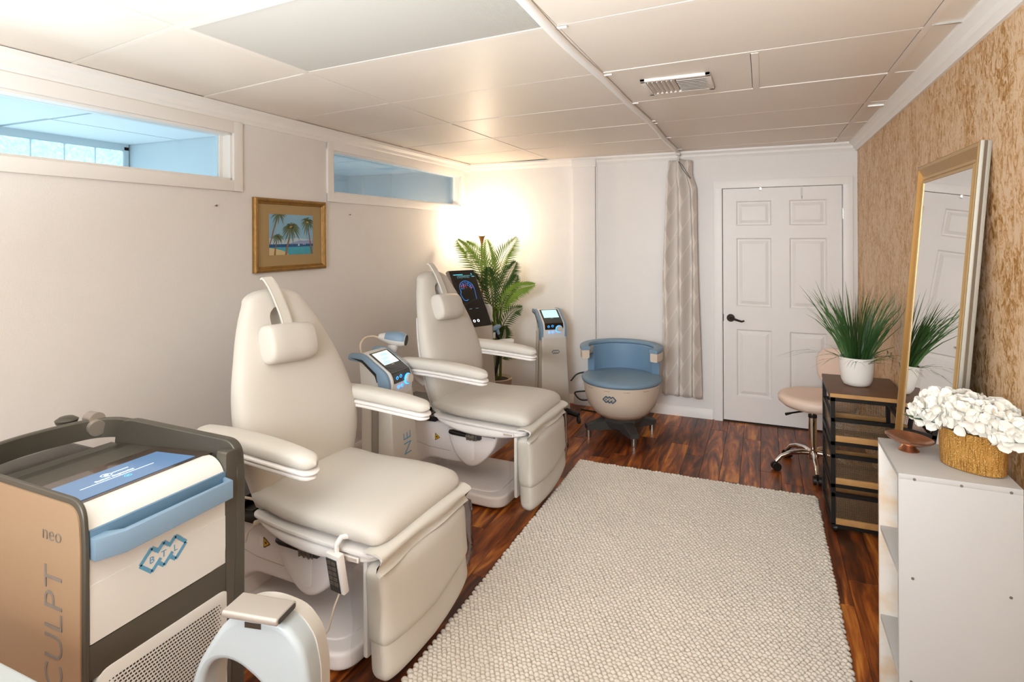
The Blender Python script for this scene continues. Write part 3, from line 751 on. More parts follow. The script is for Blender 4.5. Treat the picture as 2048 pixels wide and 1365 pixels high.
# ================================================================== TREATMENT CHAIRS (local frame: x forward, y across)
def pad_along(axis, t0, t1, r, ca, cb, ha, hb, e=3.2, n=40, m=16):
    """ca, cb, ha, hb are functions of t; ends rounded by radius r"""
    st = []
    for t_, ins in stations(t0, t1, r, 7, m):
        st.append((t_, ca(t_), cb(t_), max(ha(t_)-ins, .002), max(hb(t_)-ins*min(1, hb(t_)/max(r, 1e-6)), .002)))
    return G().pad(axis, st, n, e)
K = lambda v: (lambda t_: v)
def I(xs, ys): return lambda t_: float(smooth(xs, ys, t_))
CH = Thing('treatment_chair', 'cream reclining treatment chair nearest the camera, hand control hanging under its seat', 'treatment chair', (-1.80, 1.955, 0), math.radians(-1.5), 'cream treatment chairs along the left wall', local=True)
# base
base = rpoly(rect(-.42, .415, -.275, .275), [.10, .10, .10, .10], 8)
g = G().prism(base, 'xy', .018, .085, .018, 4)
bs = CH.part('base_plate', g, 'base_plastic', ang=60)
CH.part('base_plate_rim', G().prism(rpoly(rect(-.36, .355, -.22, .22), .10, 8), 'xy', .08, .092, .005, 2), 'base_plastic', bs)
for a_, b_ in ((-.33, -.2), (-.33, .2), (.32, -.2), (.32, .2)): CH.part('foot', G().cyl((a_, b_, 0), (a_, b_, .03), .022, 14), 'black_plastic', bs)
# lift column: rear housing, arched foot, front lobe
hous = rpoly([(-.36, .085), (-.27, .085), (-.235, .16), (-.17, .205), (.10, .205), (.24, .30), (.24, .43), (-.02, .44), (-.28, .44), (-.40, .36), (-.40, .16)], [.01, .01, .03, .05, .06, .06, .03, .02, .08, .1, .05], 6)
hs = CH.part('lift_housing', G().prism(hous, 'xz', -.165, .165, .02, 3), 'base_plastic', ang=50)
CH.part('panel_seam', G().tube([(-.34, -.1655, .31), (-.15, -.1655, .275), (.0, -.1655, .27)], .0016, 6), 'seam', hs)
lobe = rpoly([(.0, .425), (.02, .33), (.07, .25), (.14, .205), (.20, .215), (.26, .26), (.33, .345), (.35, .425)], [.01, .05, .06, .05, .03, .03, .04, .01], 5)
lb = CH.part('motor_cover', G().prism(lobe, 'xz', -.205, .205, .02, 3), 'base_plastic', ang=50)
inner = rpoly([(.035, .41), (.05, .34), (.09, .28), (.145, .24), (.19, .25), (.19, .41)], .02, 4)
CH.part('cover_plate', G().prism(inner, 'xz', -.208, .208, .004, 2), 'white_plastic', lb)
foot = rpoly([(-.40, .08), (-.22, .08), (-.235, .17), (-.28, .27), (-.35, .34), (-.40, .36)], [.01, .01, .06, .08, .03, .02], 5)
CH.part('arched_foot', G().prism(foot, 'xz', -.195, .195, .015, 3), 'base_plastic', ang=50)
# warning sticker
g = G().add([(-.135, -.1665, .325), (-.105, -.1665, .325), (-.105, -.1665, .365), (-.135, -.1665, .365)], [(0, 1, 2, 3)])
CH.part('sticker', g, 'sticker_white', hs, smooth=False)
g = G().add([(-.110, -.1672, .324), (-.078, -.1672, .343), (-.110, -.1672, .364)], [(0, 1, 2)]); wst = CH.part('warning_sign', g, 'yellow', hs, smooth=False)
g = G()
for q, r_ in (((-.1105, .3225, -.0765, .343), 0), ((-.0765, .343, -.1105, .3655), 0), ((-.1105, .3655, -.1105, .3225), 0)):
    a_ = Vector(q[:2]); b_ = Vector(q[2:]); dd = (b_-a_).normalized(); n_ = Vector((-dd.y, dd.x))*.0016
    g.add([(a_.x+n_.x, -.1676, a_.y+n_.y), (b_.x+n_.x, -.1676, b_.y+n_.y), (b_.x-n_.x, -.1676, b_.y-n_.y), (a_.x-n_.x, -.1676, a_.y-n_.y)], [(0, 1, 2, 3)])
g.add([(x_, -.1677, z_) for x_, z_ in ell(-.099, .344, .005, .006, 8)], [tuple(range(8))])
CH.part('warning_mark', g, 'black_plastic', hs, smooth=False)
# release lever
lv = CH.part('lever_grip', G().tube([(.03, -.225, .414), (.05, -.225, .413), (.13, -.22, .405), (.155, -.22, .403)], [.012, .016, .013, .010], 12), 'black_plastic')
g = G().cyl((.15, -.222, .403), (.20, -.222, .40), .016, 10)
for i in range(6): g.box(.155+.012*i, .163+.012*i, -.242+.006*(i % 2), -.205, .383, .417, .003)
CH.part('lever_clamp', g, 'nail', lv)
CH.part('lever_post', G().box(.20, .245, -.235, -.205, .39, .425, .003), 'dark_grey', lv)
# seat shell
st = []
for t_, ins in stations(-.06, .56, .05, 5, 14):
    zt = .510-.012*(t_+.06)/.6; zb = float(smooth([-.06, 0, .12, .28, .45, .56], [.490, .455, .418, .405, .425, .460], t_))
    hw = float(smooth([-.06, .1, .35, .56], [.255, .285, .295, .285], t_))-ins*.6
    st.append((t_, 0, (zt+zb)/2, hw, (zt-zb)/2))
rings = []
for (t_, ca, cb, ha, hb) in st:
    ring = []
    for i in range(40):
        th = 2*PI*i/40; c_, s_ = math.cos(th), math.sin(th)
        ex = 5 if s_ > 0 else 2.1
        ring.append((t_, ca+ha*math.copysign(abs(c_)**(2/ex), c_), cb+hb*math.copysign(abs(s_)**(2/ex), s_)))
    rings.append(ring)
sh = CH.part('seat_shell', G().loft(rings), 'white_plastic', ang=55)
CH.part('shell_lip', pad_along('x', -.075, .575, .04, K(0), lambda t_: .513-.015*(t_+.07)/.6, I([-.08, .1, .35, .58], [.265, .293, .303, .297]), K(.011), 6), 'white_plastic', sh, ang=55)
CH.part('latch_recess', G().box(.43, .50, -.302, -.296, .468, .486, .002), 'white_plastic', sh); CH.part('latch_slot', G().box(.437, .493, -.3035, -.300, .472, .482), 'seam', sh)
# seat cushion
def seat_c(t_): return float(smooth([-.1, 0, .12, .35, .5, .6], [.584, .580, .568, .567, .562, .550], t_))
seat = CH.part('seat', pad_along('x', -.10, .585, .055, K(0), seat_c, I([-.1, .05, .25, .45, .59], [.262, .288, .300, .302, .292]), I([-.1, .0, .15, .45, .6], [.046, .058, .056, .060, .052]), 3.0, 48, 20), 'vinyl', ang=80)
# backrest
zc = lambda z_: float(smooth([.50, .75, 1.0, 1.2, 1.41], [-.052, -.068, -.128, -.190, -.262], z_))
hw = lambda z_: float(smooth([.50, .60, .72, .85, .98, 1.12, 1.25, 1.325], [.255, .285, .318, .325, .308, .262, .205, .158], z_))
ht = lambda z_: float(smooth([.50, .62, .80, 1.0, 1.2, 1.41], [.052, .07, .078, .066, .056, .05], z_))
YO = lambda z_: .022-.02*(z_-.5)/.8
st = []
for z_ in np.linspace(.53, 1.325, 26): st.append((z_, zc(z_), YO(z_), ht(z_), hw(z_)))
st = [(.505, zc(.505), .022, .02, hw(.505)-.04), (.510, zc(.51), .022, .036, hw(.51)-.02)]+st
for k in range(1, 11):
    a_ = PI/2*k/10; z_ = 1.325+.058*math.sin(a_); st.append((z_, zc(z_), YO(z_), .05*max(.12, math.cos(a_)**.45), max(.158*math.cos(a_)**.9, .01)))
gb = G().pad('z', st, 56, 3.0)
back = CH.part('backrest', gb, 'vinyl', ang=80)
# face slot cut through the head end
cg = G().prism(rpoly([(-.092, 1.10), (.02, 1.10), (.008, 1.285), (-.036, 1.315), (-.08, 1.285)], [.04, .04, .03, .02, .03], 5), 'yz', -.4, .2)
cut = build('cutter', cg, 'vinyl'); bm_ = back.modifiers.new('slot', 'BOOLEAN'); bm_.operation = 'DIFFERENCE'; bm_.object = cut; bm_.solver = 'EXACT'
cut.location = CH.o.location
bpy.context.view_layer.update()
me2 = bpy.data.meshes.new_from_object(back.evaluated_get(bpy.context.evaluated_depsgraph_get()))
back.modifiers.clear(); back.data = me2; me2.shade_smooth(); me2.set_sharp_from_angle(angle=math.radians(70)); bpy.data.objects.remove(cut)
# plastic back shell behind the cushion
st = [(z_, zc(z_)-ht(z_)*.45, YO(z_), ht(z_)*.62, hw(z_)-.022) for z_ in np.linspace(.53, 1.10, 16)]
CH.part('back_shell', G().pad('z', st, 40, 4.5), 'white_plastic', ang=60)
# head pillow and strap
pst = []
yc_ = -.043
prof = []
for i in range(24):
    th = 2*PI*i/24; c_, s_ = math.cos(th), math.sin(th)
    px, pz = (.062*math.copysign(abs(c_)**.75, c_) if c_ > 0 else .035*c_), .083*math.copysign(abs(s_)**.72, s_)
    prof.append((px, pz))
rings = []
for yq, sc in [(-.128, .55), (-.126, .8), (-.121, .93), (-.110, 1.0), (-.05, 1.02), (0, 1.03), (.05, 1.02), (.110, 1.0), (.121, .93), (.126, .8), (.128, .55)]:
    rings.append([(px*sc, yq, pz*sc) for px, pz in prof])
pg = G().loft(rings).xf(Matrix.Translation((-.103, yc_, 1.157)) @ Matrix.Rotation(math.radians(-17), 4, 'Y') @ Matrix.Rotation(math.radians(-4), 4, 'X'))
pil = CH.part('head_pillow', pg, 'vinyl', ang=60)
sp = [(-.115, -.018, 1.20), (-.140, -.024, 1.28), (-.172, -.034, 1.36), (-.192, -.040, 1.40), (-.210, -.046, 1.428), (-.222, -.048, 1.438), (-.228, -.049, 1.432)]
g = G(); w = .027; rings = []
for i, p in enumerate(sp):
    a_ = Vector(sp[max(i-1, 0)]); b_ = Vector(sp[min(i+1, len(sp)-1)]); dd = (b_-a_).normalized(); nn = dd.cross(Vector((0, 1, 0))).normalized()*.004; p = Vector(p)
    rings.append([p+Vector((0, w, 0))+nn, p+Vector((0, w, 0))-nn, p-Vector((0, w, 0))-nn, p-Vector((0, w, 0))+nn])
CH.part('pillow_strap', G().loft(rings), 'vinyl_flap', pil, ang=50)
g = G()
for s_ in (-1, 1): g.tube([Vector(p)+Vector((.0035, s_*.022, .001)) for p in sp[:5]], .0012, 5)
CH.part('strap_stitching', g, 'seam', pil)
# armrests
for s_ in (-1, 1):
    cy = s_*.36-.008
    top = pad_along('x', -.235, .372, .045, K(cy), I([-.24, -.05, .2, .38], [.850, .853, .840, .822]), I([-.24, 0, .25, .38], [.040, .050, .048, .036]), I([-.24, 0, .25, .38], [.030, .032, .030, .024]), 2.7, 32, 14)
    arm = CH.part('armrest', top, 'vinyl', ang=80)
    for dz, gr, hh in ((-.036, 0.002, .0085), (-.054, -.004, .0095)):
        CH.part('armrest_tray', pad_along('x', -.235, .372+gr, .04, K(cy), I([-.24, -.05, .2, .38], [.850+dz, .853+dz, .840+dz+.001, .822+dz+.004]), I([-.24, 0, .25, .38], [.038+gr, .047+gr, .046+gr, .036+gr]), K(hh), 5, 28, 12), 'white_plastic', arm, ang=55)
    CH.part('arm_bracket', G().tube([(-.17, cy-s_*.02, .80), (-.17, s_*.30, .75), (-.15, s_*.24, .70)], .022, 12), 'white_plastic', arm)
# hinge flap between seat and leg rest
prof = [(.535, .528), (.58, .532), (.608, .524), (.615, .510), (.603, .492), (.586, .476), (.590, .464), (.604, .457)]
g = G(); rings = []
for yq in np.linspace(-.315, .31, 16):
    r_ = []
    wob = .006*math.sin(yq*17)
    up_ = [(x_+wob*(i > 3), z_+.004*math.sin(yq*9+i)) for i, (x_, z_) in enumerate(prof)]
    lo_ = [(x_-.007, z_-.007) for x_, z_ in up_[::-1]]
    rings.append([(x_, yq, z_) for x_, z_ in up_+lo_])
CH.part('hinge_flap', G().loft(rings), 'vinyl_flap', ang=70)
# leg rest: upper pad with a curved lower edge and the foot roll
lz = lambda a_: K(a_)
def leg_x(z_): return .543+.022*(.5-z_)/.4
up_st = []
for z_, ins in stations(.165, .462, .05, 6, 12): up_st.append((z_, leg_x(z_)-.0, 0.014, max(.060-ins*.85, .004), max(.300-ins, .02)))
gl = G().pad('z', up_st, 48, 4.2)
gl.v = [(x_+(.012*math.exp(-((y_+.02)/.16)**2) if x_ > .56 else 0), y_, z_-(.045*(1-(y_-.277)/(-.554))**2 if z_ < .22 else 0)*0+(0 if z_ > .3 else .06*max(0, y_/.277)*(.3-z_)/.15)) for x_, y_, z_ in gl.v]
lr = CH.part('leg_rest', gl, 'vinyl', ang=80)
ft_st = []
for z_, ins in stations(.035, .26, .055, 7, 8): ft_st.append((z_, leg_x(z_)-.004, .02, max(.058-ins*.9, .004), max(.297-ins, .02)))
gf = G().pad('z', ft_st, 48, 3.6)
gf.v = [(x_, y_, z_+.07*max(0, y_/.275)**1.5*max(0, (.2-z_)/.165)) for x_, y_, z_ in gf.v]
CH.part('foot_pad', gf, 'vinyl', lr, ang=80)
CH.part('leg_rest_back', G().box(.480, .50, -.255, .275, .10, .45, .008), 'white_plastic', lr)
CH.part('leg_hinge', G().cyl((.53, -.25, .475), (.53, .25, .475), .016, 12), 'dark_grey')
# clear plastic cover over the leg rest
g = G(); v = []
zsq = np.linspace(.105, .450, 14)
for pv, amp in (([(.47, -.300), (.52, -.306), (.56, -.302), (.59, -.292)], -1), ([(.606, .300), (.60, .325), (.575, .338), (.53, .335), (.48, .322)], 1)):
    v = []; g = G()
    for z_ in zsq:
        for i, (x_, y_) in enumerate(pv):
            k_ = .004*math.sin(z_*31+i*1.3)
            v.append((x_+k_*.5, y_+k_+(.025*math.sin((z_-.1)/.36*PI) if y_ > 0 else -.004), z_+(.05 if y_ > 0 and z_ < .2 else 0)))
    nq = len(pv); g.add(v, [(j*nq+i, j*nq+i+1, (j+1)*nq+i+1, (j+1)*nq+i) for j in range(13) for i in range(nq-1)])
    CH.part('plastic_cover', g, 'clear_plastic', lr, ang=60, label='clear plastic cover')
chair1 = CH.o
chair2 = dup(chair1, (-1.80, 3.33, 0), math.radians(-1.5), 'cream reclining treatment chair standing farther back, beside the tilted black screen')
# hand control of the near chair
t = Thing('hand_control', 'white hand control with grey buttons hooked under the near treatment chair seat', 'remote control', (-1.37, 1.63, .36))
Mh = Matrix.Translation((-1.385, 1.622, .432)) @ Matrix.Rotation(math.radians(-8), 4, 'Z') @ Matrix.Rotation(math.radians(10), 4, 'X')
g = G().box(-.034, .034, -.013, .013, -.075, .075, .006).xf(Mh); hc = t.part('case', g, 'white_plastic')
t.part('keypad', G().box(-.031, .020, -.016, -.012, -.070, .058, .001).xf(Mh), 'dark_grey', hc)
for i in range(5):
    for j in range(2):
        t.part('button', G().box(-.026+j*.022, -.008+j*.022, -.018, -.015, .036-i*.020, .050-i*.020, .0015).xf(Mh), 'nail', hc)
t.part('hook', G().tube([Mh @ Vector(p) for p in ((.004, .006, .07), (.004, .01, .10), (.01, .03, .118), (.02, .05, .112))], .010, 8), 'white_plastic', hc)
pts = [Mh @ Vector((0, 0, -.075)), Vector((-1.40, 1.62, .30)), Vector((-1.46, 1.66, .18)), Vector((-1.52, 1.68, .115)), Vector((-1.56, 1.70, .097))]
t.part('cord', G().tube(pts, .0032, 6), 'cable_white', hc)
t.part('plug', G().cyl(pts[-1], pts[-1]+Vector((-.04, .012, .002)), .007, 8), 'cable_white', hc)
# power boxes and coiled leads resting on the lift housings
for i, (yc, lab) in enumerate(((1.955, 'black control box with a coiled white lead behind the near treatment chair'), (3.365, 'black louvred control box behind the far treatment chair'))):
    t = Thing('control_box', lab, 'control box', (-2.08, yc, .44), 0, 'black control boxes behind the chairs')
    t.part('housing', G().box(-2.21, -1.905, yc-.215, yc+.06, .442, .475, .004), 'black_plastic')
    for j in range(4): t.part('rib', G().box(-2.17+j*.06, -2.13+j*.06, yc-.19, yc+.04, .475, .481, .002), 'graphite_dark' if j % 2 else 'black_gloss')
    t.part('upper_tray', G().box(-2.24, -2.0, yc-.19, yc+.08, .505, .53, .004).box(-2.23, -2.20, yc-.12, yc+.0, .475, .505), 'dark_grey')
    if i == 0:
        cpts = []
        for q in range(140):
            f = q/139; an = q*.75; c0 = Vector((-1.90+.10*f, yc-.225+.01*f, .455+.035*f)); cpts.append(c0+Vector((.002, .009*math.cos(an), .009*math.sin(an))))
        t.part('coiled_lead', G().tube([(-1.93, yc-.245, .38), (-1.925, yc-.235, .42)]+cpts, .0032, 5), 'cable_white')
    t.part('lead', G().tube([(-2.2, yc-.20, .50), (-2.1, yc-.225, .535), (-2.0, yc-.22, .545), (-1.93, yc-.19, .53)], .0055, 6), 'cable_white')
# ================================================================== BODY SHAPING MACHINE, front left (world-aligned; front faces +x)
t = Thing('body_shaping_machine', 'grey and white treatment machine with blue handle and sloping screen at the front left', 'treatment machine', (-1.72, 1.05, 0))
NY, FY = .83, 1.283
def side(y0, y1, name):
    out = rpoly([(-2.02, .05), (-1.455, .05), (-1.446, .90), (-1.455, 1.004), (-2.02, 1.012)], [.03, .03, .02, .10, .10], 9)
    return t.part(name, G().prism(out, 'xz', y0, y1, .005, 3), 'graphite', ang=35)
sN = side(NY, NY+.012, 'side_panel'); sF = side(FY-.03, FY, 'side_panel')
inn = rpoly([(-2.01, .06), (-1.466, .06), (-1.458, .895), (-1.466, .990), (-2.01, .998)], [.03, .03, .02, .09, .09], 9)
cover = t.part('side_cover', G().prism(inn, 'xz', NY-.0035, NY+.004), 'champagne', sN, smooth=False, label='champagne coloured side cover with grey lettering')
text('lettering', 'SCULPT', .103, (-1.527, NY-.0045, .487), (0, 0, 1), (-1, 0, 0), 'letter_grey', cover, t.loc, bold=-.0012, xs=.97)
text('lettering', 'neo', .052, (-1.607, NY-.0045, .892), (1, 0, 0), (0, 0, 1), 'letter_grey', cover, t.loc, bold=-.0010)
# front frame (dark) behind the panels, with rounded inner corner on the far side
body = rpoly([(-1.98, .06), (-1.475, .06), (-1.475, .93), (-1.52, .955), (-1.98, .93)], [.01, .01, .03, .03, .01], 4)
t.part('body', G().prism(body, 'xz', NY+.02, FY-.028), 'graphite_dark', smooth=False)
def frame_front():
    outer = rpoly(rect(NY+.018, FY-.002, .05, .985), [.02, .03, .06, .02], 6)
    h1 = rpoly(rect(NY+.022, FY-.047, .66, 1.1), [.005, .055, .005, .005], 8)
    return outer, h1
# dark surround: right stile, band between drawer and grille, lower stile
g = G()
g.prism(rpoly([(FY-.066, .05), (FY-.004, .05), (FY-.004, .93), (FY-.02, .985), (FY-.066, .985)], [.002, .01, .03, .02, .01], 4), 'yz', -1.49, -1.449, .004, 2)
g.box(-1.49, -1.452, NY+.012, FY-.05, .575, .659, .003)
g.prism([(FY-.060, .64), (FY-.060, .735)]+[(FY-.118+.050*math.cos(a_), .712-.050*math.sin(a_)) for a_ in np.linspace(0, PI/2, 9)]+[(FY-.118, .64)], 'yz', -1.49, -1.4525)
g.prism([(NY+.02, .05), (FY-.03, .05), (FY-.03, .12), (NY+.02, .12)], 'yz', -1.49, -1.452)
t.part('front_surround', g, 'graphite', ang=35)
# drawer front: panel with rolled top
roll = [(-1.452, .662), (-1.452, .905)]
for k in range(9): a_ = PI/2*k/8; roll.append((-1.517+.065*math.cos(a_), .905+.065*math.sin(a_)))
roll += [(-1.545, .962), (-1.545, .662)]
dr = t.part('drawer_front', G().prism(roll, 'xz', NY+.013, FY-.068), 'device_white', ang=30)
t.part('drawer_corner', G().prism(rpoly(rect(NY+.013, FY-.068, .662, .80), [.004, .05, .0, .0], 8), 'yz', -1.46, -1.4505), 'device_white', dr)
# blue pull handle
hp = [(-1.455, NY+.014), (-1.455, NY+.045), (-1.424, NY+.075), (-1.424, FY-.088), (-1.455, FY-.074), (-1.455, FY-.066), (-1.412, FY-.074), (-1.405, NY+.07), (-1.43, NY+.014)]
hb = t.part('drawer_handle', G().prism(hp, 'xy', .862, .915, .003, 2), 'device_blue', ang=30)
t.part('handle_band', G().box(-1.46, -1.4495, NY+.0135, FY-.0665, .866, .93, .002), 'device_blue_dark', hb)
logo(dr, (-1.4505, 1.025, .786), (0, 1, 0), (0, 0, 1), .062, 'logo_blue', t.loc)
# perforated grille
gz0, gz1, gy0, gy1 = .13, .585, NY+.026, FY-.056
gr = t.part('grille', G().prism(rpoly(rect(gy0, gy1, gz0, gz1), [.02, .02, .035, .035], 6), 'yz', -1.47, -1.450, .003, 2), 'device_white', ang=35)
g = G(); nr = 0
for r_ in range(44):
    z_ = gz1-.035-r_*.0092
    for c_ in range(40):
        y_ = gy0+.03+c_*.0085+(.00425 if r_ % 2 else 0)
        if y_ > gy1-.03 or z_ < gz0+.03: continue
        edge = min((y_-gy0)/.05, (gy1-y_)/.05, 1.0); s_ = .0029*max(.35, min(1, edge))
        g.add([(-1.4494, y_-s_, z_-s_*.8), (-1.4494, y_+s_, z_-s_*.8), (-1.4494, y_+s_, z_+s_*.8), (-1.4494, y_-s_, z_+s_*.8)], [(0, 1, 2, 3)])
t.part('perforation', g, 'black_plastic', gr, smooth=False, kind='stuff')
# screen deck
def deck(x0, x1, y0, y1, dz, th=.003):
    zf = lambda x_: .958-.030*(-1.55-x_)/.45+dz
    return G().add([(x0, y0, zf(x0)), (x1, y0, zf(x1)), (x1, y1, zf(x1)), (x0, y1, zf(x0)), (x0, y0, zf(x0)-th), (x1, y0, zf(x1)-th), (x1, y1, zf(x1)-th), (x0, y1, zf(x0)-th)], [(0, 1, 2, 3), (4, 7, 6, 5), (0, 4, 5, 1), (1, 5, 6, 2), (2, 6, 7, 3), (3, 7, 4, 0)])
dk = t.part('screen_deck', deck(-1.80, -1.548, NY+.024, FY-.034, .002, .01), 'glossy_brown', smooth=False)
t.part('rear_deck', deck(-2.03, -1.804, NY+.024, FY-.034, .0, .01), 'graphite', smooth=False)
scr = t.part('screen', deck(-1.745, -1.572, NY+.045, FY-.072, .0032, .001), 'screen_blue', dk, smooth=False)
zt = lambda x_: .958-.030*(-1.55-x_)/.45+.0040
for body_, sz, xx in (('Button diagnostics', .014, -1.662),):
    text('screen_text', body_, sz, (xx, 1.035, zt(xx)), (0, 1, 0), (-1, 0, -.066), 'screen_text', scr, t.loc, ext=.0003, align='CENTER')
g = G().add([(-1.650, .935, zt(-1.650)), (-1.647, .935, zt(-1.647)), (-1.647, 1.135, zt(-1.647)), (-1.650, 1.135, zt(-1.65))], [(0, 1, 2, 3)])
g.add([(-1.697, 1.045, zt(-1.697)), (-1.693, 1.045, zt(-1.693)), (-1.693, 1.09, zt(-1.693)), (-1.697, 1.09, zt(-1.697))], [(0, 1, 2, 3)])
def ring(cx, cy, r0, r1, n=20):
    q = []; 
    for i in range(n): a_ = 2*PI*i/n; q += [(cx+r0*math.cos(a_), cy+r0*math.sin(a_)), (cx+r1*math.cos(a_), cy+r1*math.sin(a_))]
    return q, [(2*i, 2*i+1, (2*i+3) % (2*n), (2*i+2) % (2*n)) for i in range(n)]
q, f_ = ring(-1.693, 1.028, .012, .0145); g.add([(a_, b_, zt(a_)) for a_, b_ in q], f_)
q, f_ = ring(-1.693, 1.028, .002, .006); g.add([(a_, b_, zt(a_)) for a_, b_ in q], f_)
t.part('screen_icon', g, 'screen_text', scr, smooth=False)
q, f_ = ring(-1.625, 1.045, .008, .0098); t.part('screen_button', G().add([(a_, b_, zt(a_)) for a_, b_ in q], f_).add([(-1.627, 1.041, zt(-1.627)), (-1.623, 1.041, zt(-1.623)), (-1.623, 1.049, zt(-1.623)), (-1.627, 1.049, zt(-1.627))], [(0, 1, 2, 3)]), 'screen_teal', scr, smooth=False)
# bowed back rail between the side panels
pr_ = []
path = [(-1.95, FY-.015), (-2.02, FY-.025), (-2.075, FY-.07), (-2.10, FY-.16), (-2.105, 1.05), (-2.10, NY+.16), (-2.075, NY+.07), (-2.02, NY+.012), (-1.95, NY+.012)]
path = [(float(smooth(range(9), [p[0] for p in path], q)), float(smooth(range(9), [p[1] for p in path], q))) for q in np.linspace(0, 8, 40)]
rings = []
for i, p in enumerate(path):
    a_ = Vector(path[max(i-1, 0)]); b_ = Vector(path[min(i+1, 39)]); dd = (b_-a_).normalized(); n_ = Vector((-dd.y, dd.x))*.011
    z0_, z1_ = .945, 1.008
    rings.append([(p[0]+n_.x, p[1]+n_.y, z0_), (p[0]+n_.x, p[1]+n_.y, z1_-.004), (p[0]+n_.x*.6, p[1]+n_.y*.6, z1_), (p[0]-n_.x*.6, p[1]-n_.y*.6, z1_), (p[0]-n_.x, p[1]-n_.y, z1_-.004), (p[0]-n_.x, p[1]-n_.y, z0_)])
rl = t.part('back_rail', G().loft(rings), 'graphite', ang=40)
t.part('cable_clip', G().cyl((-2.088, 1.225, .985), (-2.045, 1.215, .98), .026, 24).cyl((-2.12, 1.235, 1.0), (-2.06, 1.225, 1.005), .024, 20), 'silver_trim', rl)
t.part('rear_knob', G().lathe([(.0, 0), (.03, .0), (.034, .012), (.02, .022), (0, .024)], 20, (-2.17, 1.19, .99)), 'graphite', rl)
t.part('rear_column', G().box(-2.19, -2.02, .93, 1.22, .05, .92, .03, 3), 'graphite_dark')
for a_, b_ in ((-1.53, NY+.05), (-1.53, FY-.05), (-1.95, NY+.05), (-1.95, FY-.05)):
    t.part('caster', G().cyl((a_, b_-.012, .028), (a_, b_+.012, .028), .028, 16).cyl((a_, b_, .03), (a_, b_, .07), .010, 8), 'black_plastic')
